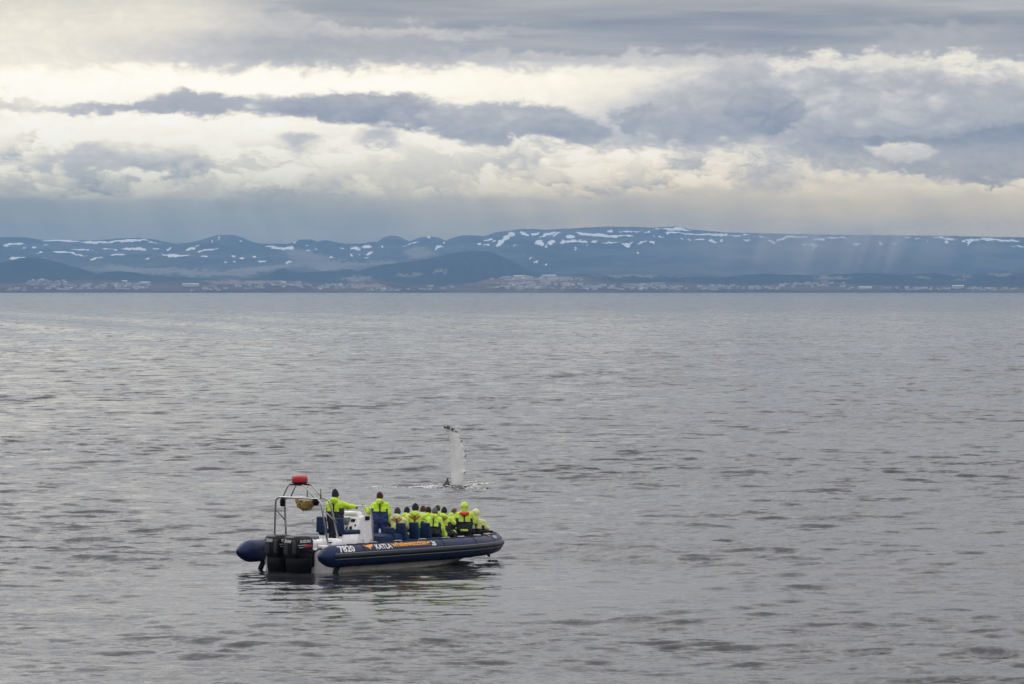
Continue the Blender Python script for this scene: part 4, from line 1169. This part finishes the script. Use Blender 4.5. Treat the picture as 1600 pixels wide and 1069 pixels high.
    for name, keep, mat in (('jacket', up_f, jacket), ('overalls', lo_f, lower)):
        b2 = bm.copy(); b2.faces.ensure_lookup_table(); ks = set(keep)
        bmesh.ops.delete(b2, geom=[f for f in b2.faces if f.index not in ks], context='FACES')
        from_bm(name, b2, mat, body)
    bm.free()
    # --- strips of cloth laid on the back of the suit, found by looking at it from behind
    def onback(y, z, lift=0.012):
        q = U(-1.0, y, z); d = UM.to_3x3() @ Vector((1, 0, 0))
        hit = tree.ray_cast(q, d)
        return (hit[0] - d * lift) if hit[0] is not None else U(-0.16, y, z)
    if strap:
        b2 = B(); tube(b2, [onback(0.0, z) for z in np.linspace(cut - 0.02, 0.50, 8)], 0.020, 6); from_bm('back_strap', b2, M_strap, body)
        b2 = B(); tube(b2, [onback(y, cut + 0.004, 0.006) for y in np.linspace(-0.24, 0.24, 9)], 0.016, 6); from_bm('waist_seam', b2, M_strap, body)
    if vest == 'strap':
        b2 = B(); tube(b2, [onback(y, 0.40 + 0.12 * (abs(y) / 0.17) ** 1.0) for y in np.linspace(-0.17, 0.17, 11)], 0.022, 6); from_bm('harness', b2, M_orange, body)
    if vest == 'collar':
        b2 = B(); tube(b2, [onback(y, 0.50 + 0.03 * (abs(y) / 0.15), 0.015) for y in np.linspace(-0.15, 0.15, 9)], [0.035, 0.05, 0.06, 0.066, 0.07, 0.066, 0.06, 0.05, 0.035], 8)
        tube(b2, [U(-0.02, 0.14, 0.53), U(0.10, 0.12, 0.50), U(0.17, 0.09, 0.34)], 0.05, 8); tube(b2, [U(-0.02, -0.14, 0.53), U(0.10, -0.12, 0.50), U(0.17, -0.09, 0.34)], 0.05, 8)
        from_bm('lifejacket', b2, M_redv, body)
    if vest == 'patch':
        b2 = B(); ellipsoid(b2, onback(0.03, 0.46), (0.04, 0.075, 0.07), UM.to_3x3()); from_bm('lifejacket', b2, M_redv, body)
    if band:
        b2 = B(); tube(b2, [onback(y, -0.02) for y in np.linspace(-0.12, 0.12, 7)], 0.042, 8, squash=(1, 0.9)); from_bm('hip_band', b2, jacket, body)
    if patches:
        for y, z in patches:
            b2 = B(); tube(b2, [onback(y - 0.035, z, 0.01), onback(y + 0.035, z, 0.01)], 0.030, 6); from_bm('reflective_patch', b2, M_print_s, body)
    # --- head gear
    b2 = B()
    hc = headc + HM @ Vector((-0.005, 0, 0.02))
    if hood == 'up':
        ellipsoid(b2, hc + HM @ Vector((-0.035, 0, 0.015)), (0.132, 0.130, 0.142), HM)
        for v in b2.verts:
            l = HM.inverted() @ (v.co - hc)
            v.co += v.normal * 0.0
            v.co = hc + HM @ Vector((min(l.x, 0.065), l.y, l.z + 0.02 * mnoise.noise(l * 14)))
        capsule(b2, neck + HM @ Vector((-0.05, 0, -0.02)), hc + HM @ Vector((-0.06, 0, -0.05)), 0.10, 0.10)
        from_bm('hood', b2, jacket, body)
    elif hat is not None:
        if hat_kind == 'hair':
            ellipsoid(b2, hc + HM @ Vector((-0.018, 0, 0.02)), (0.105, 0.092, 0.120), HM)
            for v in list(b2.verts):
                l = HM.inverted() @ (v.co - hc)
                if l.x > 0.035 and l.z < 0.07: l.x = 0.035
                v.co = hc + HM @ (l * (1 + 0.05 * mnoise.noise(l * 30)))
            from_bm('hair', b2, hat, body)
        else:
            tall = 0.155 if hat_kind == 'pointed' else 0.115
            prof_ = [(0.094, -0.015), (0.104, 0.0), (0.104, 0.045), (0.097, 0.052), (0.095, 0.075), (0.078, 0.075 + tall * 0.35), (0.045, 0.075 + tall * 0.62), (0.018, 0.075 + tall * 0.75), (0.0, 0.075 + tall * 0.78)]
            MM = Matrix.Scale(1.10, 4) @ HM.to_4x4() @ Matrix.Rotation(R(-14), 4, 'Y') @ Matrix.Scale(0.92, 4, Vector((0, 1, 0)))
            lathe(b2, prof_, hc + HM @ Vector((-0.012, 0, -0.02)), 20, MM)
            from_bm('beanie', b2, hat, body)
    # --- gloves with fingers, face, boots
    for sd in (1, -1):
        d = (ha[sd] - el[sd]).normalized(); side = d.cross(Vector((0, 0, 1)))
        side = side.normalized() if side.length > 1e-3 else Vector((0, 1, 0)); dn = side.cross(d).normalized()
        b2 = B(); w = ha[sd]
        capsule(b2, w - d * 0.02, w + d * 0.03, 0.046, 0.042, 10)
        for k, (off, ln) in enumerate(((-0.030, 0.070), (-0.010, 0.080), (0.011, 0.075), (0.031, 0.058))):
            k0 = w + d * 0.035 + side * off * 0.8; k1 = w + d * 0.085 + side * off; k2 = k1 + (d * 0.55 - dn * 0.6) * ln * 0.5; k3 = k2 + (-dn * 0.9 - d * 0.15) * ln * 0.45
            capsule(b2, k0, k1, 0.019, 0.013, 8); capsule(b2, k1, k2, 0.0125, 0.011, 8); capsule(b2, k2, k3, 0.011, 0.009, 8)
        th = w + d * 0.02 + side * (-sd) * 0.035
        capsule(b2, th, th + d * 0.035 + side * (-sd) * 0.022, 0.016, 0.013, 8); capsule(b2, th + d * 0.035 + side * (-sd) * 0.022, th + d * 0.062 + side * (-sd) * 0.012 - dn * 0.02, 0.0125, 0.010, 8)
        from_bm('glove', b2, gloves, body)
        b2 = B(); f = legs[sd][2]
        dirv = Vector((1, 0, 0)) if pose in ('stand', 'sit') else Vector((-0.9, 0, -0.15))
        capsule(b2, f + Vector((0, 0, 0.06)), f - Vector((0, 0, 0.02)), 0.075, 0.062); capsule(b2, f - Vector((0, 0, 0.04)), f + dirv * 0.15 - Vector((0, 0, 0.045)), 0.050, 0.046)
        from_bm('boot', b2, M_boot, body)
        b2 = B(); ellipsoid(b2, headc + HM @ Vector((0.088, sd * 0.033, 0.02)), (0.010, 0.014, 0.009), HM); from_bm('eye', b2, M_eye, body)
    b2 = B(); ellipsoid(b2, headc + HM @ Vector((0.092, 0, -0.062)), (0.010, 0.025, 0.008), HM); from_bm('mouth', b2, M_lip, body)
    return body

ST = 0.78      # seat cushion top
person(523, 0.10, 2.36, 'stand', 'helmsman in pointed navy hat standing with right arm out to the console rail', yaw=14, scale=1.035,
       jacket=M_lime, lower=M_dark, hat=M_nv, hat_kind='pointed', cut=0.25, patches=[(0.10, 0.50)],
       arms={-1: ((0.24, -0.34, 0.40), (0.52, -0.36, 0.38)), 1: ((0.10, 0.28, 0.22), (0.34, 0.16, 0.22))})
person(593, 0.05, 2.19, 'stand', 'guide standing ahead of the console in blue overalls, lime jacket and maroon hat', yaw=38, scale=0.965, lean=5, head_yaw=-30,
       jacket=M_lime, lower=M_blue, hat=M_mr, cut=0.25, patches=[(-0.06, 0.60)],
       arms={1: ((0.12, 0.34, 0.24), (0.20, 0.50, 0.42)), -1: ((0.02, -0.27, 0.20), (0.10, -0.24, -0.04))})
person(620, -0.28, 1.69, 'sit', 'rearmost seated passenger in pale cream jacket with orange harness and grey brown hat', yaw=10, twist=22, lean=4, scale=0.95, base=ST,
       jacket=M_cream, hat=M_gb, vest='strap', cut=0.17)
person(633, 0.42, 1.60, 'sit', 'passenger in black hat mostly hidden behind the cream jacket, only the head showing', yaw=10, twist=15, lean=10, scale=0.90, base=ST, jacket=M_limep, hat=M_bk, cut=0.22, head_yaw=20, dark_cuffs=True)
person(648, -0.25, 1.77, 'sit', 'tallest seated passenger, dark hat, lime jacket with orange harness, behind the middle blue seat back', yaw=8, twist=24, lean=3, scale=1.04, base=ST, jacket=M_limep, hat=M_bk, vest='strap', cut=0.15)
person(659, 0.42, 1.60, 'sit', 'passenger with brown knit hat just showing beside the tallest seated passenger', yaw=10, twist=15, lean=8, scale=0.90, base=ST, jacket=M_cream, hat=M_br, cut=0.22, dark_cuffs=True)
person(668, -0.05, 1.59, 'sit', 'passenger in black hat and lime jacket between the brown hat and the grey knit hat', yaw=12, twist=20, lean=8, scale=0.90, base=ST, jacket=M_lime, hat=M_bk, cut=0.24, dark_cuffs=True)
person(677, -0.40, 1.55, 'sit', 'passenger in grey knit hat and lime jacket, leaning with one arm hanging down', yaw=5, twist=20, lean=12, scale=0.90, base=ST, jacket=M_limep, hat=M_gy, cut=0.20,
       arms={-1: ((0.04, -0.30, 0.20), (0.16, -0.36, -0.05)), 1: ((0.12, 0.28, 0.24), (0.30, 0.18, 0.16))})
person(682, 0.40, 1.60, 'sit', 'dark haired passenger whose bare head shows behind the grey knit hat', yaw=10, twist=15, lean=6, scale=0.91, base=ST, jacket=M_limep, hat=M_hair_d, hat_kind='hair', cut=0.26, dark_cuffs=True)
person(692, -0.35, 1.56, 'sit', 'passenger in black hat and lime jacket with right elbow raised, frontmost of the seated group', yaw=8, twist=18, lean=8, scale=0.89, base=ST, jacket=M_limep, hat=M_bk, cut=0.21, vest='strap', head_yaw=10,
       arms={-1: ((0.14, -0.33, 0.34), (0.30, -0.20, 0.46)), 1: ((0.12, 0.28, 0.24), (0.30, 0.18, 0.16))}, dark_cuffs=True)
person(699, 0.20, 1.42, 'sit', 'brown haired passenger bent low, head just showing ahead of the raised elbow', yaw=0, twist=-10, lean=24, scale=0.86, base=ST, jacket=M_limep, hat=M_hair_b, hat_kind='hair', cut=0.22, head_yaw=-30)
person(725, -0.30, 1.81, 'kneel', 'passenger upright at the bow with lime hood up and red lifejacket collar', yaw=40, scale=0.96, hood='up', vest='collar', cut=0.24, dark_cuffs=True, band=True,
       jacket=M_limep, arms={1: ((0.06, 0.33, 0.22), (0.26, 0.20, 0.30)), -1: ((0.06, -0.33, 0.22), (0.26, -0.20, 0.30))})
person(743, -0.25, 1.58, 'heels', 'smaller passenger sitting low at the bow with lime hood up and red lifejacket patch', yaw=40, scale=0.97, hood='up', vest='patch', cut=0.25, dark_cuffs=True,
       jacket=M_cream, arms={1: ((0.06, 0.33, 0.22), (0.26, 0.20, 0.28)), -1: ((0.08, -0.36, 0.26), (0.24, -0.32, 0.34))}, head_yaw=-10)

# ------------------------------------------------------------------ the whale: one pale flipper raised out of the water
def build_whale():
    D = CAM_H / (757.5 - HORIZON) * F
    def W(px, py): return Vector(((px - 800) / F * D, 0, CAM_H - (py - HORIZON) / F * D))
    org = W(707, 757.5)
    wh = empty('humpback_whale', (org.x, D, 0.0))
    tag(wh, 'pale humpback flipper standing straight up out of the sea beyond the boat', 'whale')
    S = 7.635
    def Z(x, y): return W(620 + x / S, 640 + y / S)
    left = [(640, 960), (655, 905), (652, 860), (650, 805), (647, 740), (641, 660), (637, 600), (636, 520), (637, 450), (631, 390), (622, 350), (603, 305), (585, 272), (568, 235), (556, 208), (558, 196)]
    right = [(770, 960), (778, 905), (790, 850), (800, 785), (808, 735), (814, 690), (812, 630), (808, 580), (804, 530), (801, 480), (786, 432), (760, 380), (740, 335), (715, 285), (672, 232), (612, 190)]
    L_ = [Z(*p) for p in left]; R_ = [Z(*p) for p in right]
    def rs(P, n):
        a = np.array([[p.x, p.z] for p in P]); d = np.r_[0, np.cumsum(np.hypot(*np.diff(a, axis=0).T))]; t = np.linspace(0, d[-1], n)
        return np.stack([np.interp(t, d, a[:, 0]), np.interp(t, d, a[:, 1])], 1)
    n = 46; A = rs(L_, n); C = rs(R_, n)
    # knobbles along the leading edge
    for k, (zz, amp) in enumerate(((0.54, 0.075), (1.22, 0.055), (1.00, 0.03), (1.62, 0.04), (1.86, 0.05), (2.08, 0.05), (2.26, 0.05), (2.40, 0.04))):
        for i in range(n):
            C[i, 0] += 1.7 * amp * math.exp(-((C[i, 1] - zz - 0.0) / 0.045) ** 2)
            if k == 0: C[i, 1] += 0.05 * math.exp(-((C[i, 1] - zz) / 0.045) ** 2)
    bm = B(); secs = []
    for i in range(n):
        a = A[i]; c = C[i]; t = i / (n - 1); m = (a + c) / 2; h = (c - a) / 2; half = np.hypot(*h)
        thick = (0.10 * (1 - t) + 0.03) * min(1, (1 - t) * 8 + 0.15)
        s = []
        for q in range(16):
            an = 2 * math.pi * q / 16; cx = math.cos(an); sy = math.sin(an)
            w = m + h * cx
            s.append((w[0] - org.x, thick * sy * (1 - 0.35 * (cx < 0) * abs(cx)) + 0.10 * t * t, w[1]))
        secs.append(s)
    loft(bm, secs)
    m = bpy.data.materials.new('mottled_whale_skin'); m.use_nodes = True
    nt = m.node_tree; p = nt.nodes['Principled BSDF']; p.inputs['Roughness'].default_value = 0.30
    tc = nt.nodes.new('ShaderNodeTexCoord'); x, y, z = sep(nt, tc.outputs['Object'])
    ov = E(nt, tc.outputs['Object'])
    n1, _ = noise(nt, ov, 3.0, 4.0, 0.6); n2, _ = noise(nt, ov, 11.0, 3.0, 0.6)
    c = mixc(nt, (n1 + (z - 1.1) * 0.12).step(0.35, 0.75), (0.74, 0.75, 0.75, 1), (0.58, 0.60, 0.61, 1))
    # dark blotches at the tip and dark knobbles on the leading edge
    tip = (z + x * 0.35 + (n2 - 0.5) * 0.55).step(2.20, 2.34) * n2.step(0.36, 0.46)
    at = nt.nodes.new('ShaderNodeAttribute'); at.attribute_name = 'knobble'
    dk = tip.m('MAXIMUM', (E(nt, at.outputs['Fac']) + (n2 - 0.5) * 0.15).step(0.45, 0.6))
    c = mixc(nt, dk, c, (0.03, 0.032, 0.036, 1))
    nt.links.new(c.s, p.inputs['Base Color'])
    fl = from_bm('flipper', bm, m, wh)
    kb = fl.data.attributes.new('knobble', 'FLOAT', 'POINT'); vals = []
    for v in fl.data.vertices:
        i = min(range(n), key=lambda i: abs(C[i, 1] - v.co.z)); dx = (C[i, 0] - org.x) - v.co.x
        k = max(math.exp(-((v.co.z - zz) / 0.05) ** 2) for zz in (0.54, 1.22, 1.86, 2.26))
        vals.append(1.3 * k * max(0, 1 - dx / 0.12))
    kb.data.foreach_set('value', vals)
    # the dark shoulder just breaking the surface, and the bulk of the animal below it
    bm = B()
    ellipsoid(bm, (1.2, 0.4, -1.42), (4.4, 1.3, 1.26))
    ellipsoid(bm, (-0.25, 0.05, -0.05), (0.16, 0.16, 0.22)); capsule(bm, (-0.26, 0.05, -0.05), (-0.20, 0.03, 0.30), 0.13, 0.035)
    capsule(bm, (-0.26, 0.05, -0.10), (0.1, 0.4, -0.6), 0.2, 0.4)
    me = remeshed(bm, 0.045, 2); me.polygons.foreach_set('use_smooth', [True] * len(me.polygons))
    link('shoulder', me, material('dark_whale_skin', (0.022, 0.024, 0.028), 0.3, grain=0.3, gscale=6), wh)
    return org, D
WH, WD = build_whale()

def build_foam():
    """broken white water round the whale and trailing to its left"""
    r = np.random.default_rng(21); bm = B()
    clusters = [(665, 757.5, 24, 1.6, 340), (640, 758.5, 34, 1.2, 260), (685, 759, 22, 0.9, 160), (750, 753.5, 20, 2.4, 300), (740, 758.8, 22, 1.0, 200), (765, 753, 14, 1.2, 70), (600, 757.5, 40, 1.2, 130), (675, 752, 14, 1.0, 60), (708, 760, 18, 0.8, 90)]
    for px, py, sx, sy, cnt in clusters:
        for _ in range(int(cnt * 1.15)):
            qx = px + r.normal(0, sx * 0.5); qy = py + r.normal(0, sy * 0.5) + 0.5 * math.sin(qx * 0.21) + 0.35 * math.sin(qx * 0.53 + 1)
            if math.sin(qx * 0.9 + qy * 2.1) + math.sin(qx * 0.37 - qy * 1.3 + 2) < r.uniform(-1.6, 0.1): continue
            D = CAM_H / (qy - HORIZON) * F; x = (qx - 800) / F * D
            z = float(sea_height(x, D)); rad = float(np.clip(r.lognormal(-4.0, 0.5), 0.008, 0.05))
            g = bmesh.ops.create_icosphere(bm, subdivisions=1, radius=1.0)
            ex = r.uniform(0.9, 2.2); ey = r.uniform(0.9, 1.8); hz = r.uniform(0.25, 0.6)
            for v in g['verts']: v.co = Vector((x + v.co.x * rad * ex, D + v.co.y * rad * ey * 1.4, z + v.co.z * rad * hz + rad * 0.1))
    o = from_bm('foam', bm, material('white_foam', (0.72, 0.73, 0.73), 0.8))
    tag(o, 'broken white foam on the water round the whale flipper', kind='stuff')
build_foam()

# ------------------------------------------------------------------ the towns on the far shore
H_WALL = [material('town_white_wall', (0.62, 0.62, 0.60), 0.8), material('town_cream_wall', (0.50, 0.46, 0.40), 0.8), material('town_grey_wall', (0.34, 0.35, 0.37), 0.8), material('town_buff_wall', (0.42, 0.33, 0.27), 0.8)]
H_ROOF = [material('town_grey_roof', (0.13, 0.14, 0.16), 0.8), material('town_red_roof', (0.25, 0.08, 0.06), 0.8), material('town_pale_roof', (0.60, 0.62, 0.64), 0.8), material('town_dark_roof', (0.05, 0.055, 0.07), 0.8)]
SHORE = bpy.data.objects['shore']
bpy.context.view_layer.update()
SH_TREE = BVHTree.FromObject(SHORE, bpy.context.evaluated_depsgraph_get())
CAM_P = Vector((0, 0, CAM_H))
def shore_at(px, py):
    d = Vector(((px - 800) / F, 1.0, -(py - HORIZON) / F)).normalized()
    return SH_TREE.ray_cast(CAM_P, d)[0]
def house_mesh(w, d, h, roof, mw, mr):
    """a plain house: walls, overhanging roof (gable, or flat when roof is 0), windows cut as recessed dark panes"""
    bm = bmesh.new()
    box(bm, (0, 0, h / 2 - 1.5), (w, d, h + 3.0))
    nw = len(bm.faces)
    if roof > 0:
        a = [(-w / 2 - 0.4, -d / 2 - 0.5, h), (w / 2 + 0.4, -d / 2 - 0.5, h), (w / 2 + 0.4, d / 2 + 0.5, h), (-w / 2 - 0.4, d / 2 + 0.5, h), (-w / 2 - 0.4, 0, h + roof), (w / 2 + 0.4, 0, h + roof)]
        v = [bm.verts.new(p) for p in a]
        for f in ((0, 1, 5, 4), (2, 3, 4, 5), (0, 4, 3), (1, 2, 5), (3, 2, 1, 0)): bm.faces.new([v[i] for i in f])
    else:
        box(bm, (0, 0, h + 0.25), (w + 0.5, d + 0.5, 0.5))
    nr = len(bm.faces)
    k = max(2, int(w / 3.2))
    for i in range(k):
        for zz in np.arange(1.6, h - 0.8, 3.0):
            box(bm, (-w / 2 + (i + 0.5) * w / k, -d / 2 - 0.02, zz), (1.3, 0.12, 1.2))
    bmesh.ops.recalc_face_normals(bm, faces=bm.faces)
    me = bpy.data.meshes.new('house'); bm.to_mesh(me); bm.free()
    me.materials.append(mw); me.materials.append(mr); me.materials.append(M_glass)
    idx = np.zeros(len(me.polygons), np.int32); idx[nw:nr] = 1; idx[nr:] = 2
    me.polygons.foreach_set('material_index', idx)
    return me
def build_town():
    r = np.random.default_rng(12)
    kinds = []
    for k in range(14):
        mw = H_WALL[[0, 0, 0, 1, 0, 2, 0, 1, 0, 3, 0, 2, 0, 1][k]]; mr = H_ROOF[[0, 2, 1, 0, 2, 3, 0, 1, 2, 0, 2, 3, 0, 1][k]]
        big = k in (4, 10)
        w = r.uniform(6.5, 11) if not big else r.uniform(13, 20); h = r.uniform(2.8, 4.2) if not big else r.uniform(4, 6.5)
        kinds.append((house_mesh(w, r.uniform(8, 11), h, 0 if big else r.uniform(1.2, 2.0), mw, mr), big))
    # (column, row, half width, half height, number, name of the place)
    towns = [(75, 442, 40, 3.6, 34, 'on the hill of the left-hand town'), (110, 449, 50, 4.0, 46, 'below the hill of the left-hand town'), (190, 448, 42, 4.5, 52, 'in the thick of the left-hand town'),
             (30, 453, 30, 1.6, 12, 'on the waterfront at the left edge'), (330, 453, 30, 2, 12, 'on the shore beside the long white sheds'), (385, 449, 30, 3, 14, 'scattered along the heath left of the cone hill'),
             (455, 446, 40, 4, 26, 'in the small town below the cone hill'), (520, 449, 34, 4, 30, 'in the small town below the cone hill'), (600, 453, 60, 2, 26, 'strung along the shore under the dome hill'),
             (690, 450, 36, 3, 12, 'strung along the shore under the dome hill'), (800, 436, 36, 2.4, 50, 'on the upper terrace of the middle town'), (870, 437, 34, 2.6, 40, 'on the upper terrace of the middle town'),
             (840, 447, 56, 5, 90, 'in the lower part of the middle town'), (920, 449, 34, 4, 44, 'in the lower part of the middle town'), (990, 449, 40, 4, 50, 'in the right-hand town by the water'), (1040, 450, 30, 3.4, 30, 'in the right-hand town by the water'),
             (1120, 450, 34, 3.5, 42, 'in the right-hand town by the water'), (1180, 450, 32, 2.5, 26, 'in the right-hand town by the water'), (1270, 446, 40, 3, 40, 'on the headland at the right'), (1340, 451, 26, 1.6, 12, 'along the low shore at the right edge'), (1450, 452, 60, 1.6, 34, 'along the low shore at the right edge'), (1550, 452, 50, 1.8, 26, 'along the low shore at the right edge')]
    spots = []
    for px, py, sx, sy, cnt, where in towns:
        for _ in range(int(cnt * 0.85)):
            qx = px + np.clip(r.normal(0, 0.55), -1.2, 1.2) * sx; qy = min(456.2, py + r.uniform(-1, 1) * sy)
            p = shore_at(qx, qy)
            if p is None: continue
            spots.append((p, where, int(r.integers(0, 14)), r.uniform(-0.6, 0.6)))
    r.shuffle(spots) if False else None
    order = sorted(range(len(spots)), key=lambda i: -(spots[i][2] in (4, 10)) * 1e6 + (i * 7919) % 9973)
    rest = bmesh.new(); nmade = 0
    wall = {0: 'white', 1: 'cream', 2: 'grey', 3: 'buff'}
    for j, i in enumerate(order):
        p, where, k, rot = spots[i]
        me, big = kinds[k]
        if nmade < 285:
            o = link('house' if not big else 'apartment_block', me)
            o.location = p; o.rotation_euler.z = rot
            tag(o, f"{'tiny' if not big else 'small flat roofed'} {['white','white','white','cream','white','grey','white','cream','white','buff','white','grey','white','cream'][k]} {'house' if not big else 'block'} {['with grey roof','with pale roof','with red roof','with grey roof','','with dark roof','with grey roof','with red roof','with pale roof','with grey roof','','with dark roof','with grey roof','with red roof'][k]} {where}".replace('  ', ' ')+f"", 'house' if not big else 'building', 'houses ' + where)
            nmade += 1
        else:
            b = bmesh.new(); b.from_mesh(me); b.transform(Matrix.Translation(p) @ Matrix.Rotation(rot, 4, 'Z'))
            t = bpy.data.meshes.new('t'); b.to_mesh(t); b.free(); rest.from_mesh(t); bpy.data.meshes.remove(t)
    me = bpy.data.meshes.new('distant_houses'); rest.to_mesh(me); rest.free()
    for m in (H_WALL[0], H_ROOF[0], M_glass): me.materials.append(m)
    tag(link('distant_houses', me), 'the many other tiny pale houses of the towns across the bay', kind='stuff')
    # long buildings that stand out one by one
    for px, py, w, h, kind, label in ((227, 444.0, 32, 6, 0, 'bright white long building at the right end of the left-hand town'), (195, 440.8, 16, 4, 0, 'small bright white hall high in the left-hand town'), (66, 438.6, 14, 4, 0, 'white hall on the crest of the left-hand town'),
                                      (298, 447.5, 50, 7, 0, 'longest bright white shed on the shore right of the left-hand town'), (328, 449.6, 44, 5, 2, 'long grey shed on the shore beside the longest white shed'),
                                      (443, 443.2, 16, 4, 0, 'white hall by itself below the cone hill'), (858, 433.6, 46, 7, 0, 'long white roofed hall on the crest of the middle town'), (812, 433.6, 40, 5, 0, 'pale long hall at the left of the middle town crest'),
                                      (1028, 445.6, 44, 7, 1, 'long cream sheds in a row at the right-hand town'), (1105, 451, 36, 7, 1, 'cream warehouse on the waterfront of the right-hand town'), (1288, 443.5, 20, 9, 3, 'buff building with orange tone on the right headland'),
                                      (1352, 451.5, 40, 5, 0, 'low white shed right of the headland'), (1497, 449.6, 36, 6, 0, 'white shed on the low shore near the right edge'), (1385, 452.4, 30, 5, 2, 'grey shed on the low shore near the right edge')):
        p = shore_at(px, py)
        if p is None: continue
        o = link('warehouse', house_mesh(w, 18, h, 2.0, H_WALL[kind], H_ROOF[2] if kind == 0 else H_ROOF[0])); o.location = p
        tag(o, label, 'warehouse')
build_town()
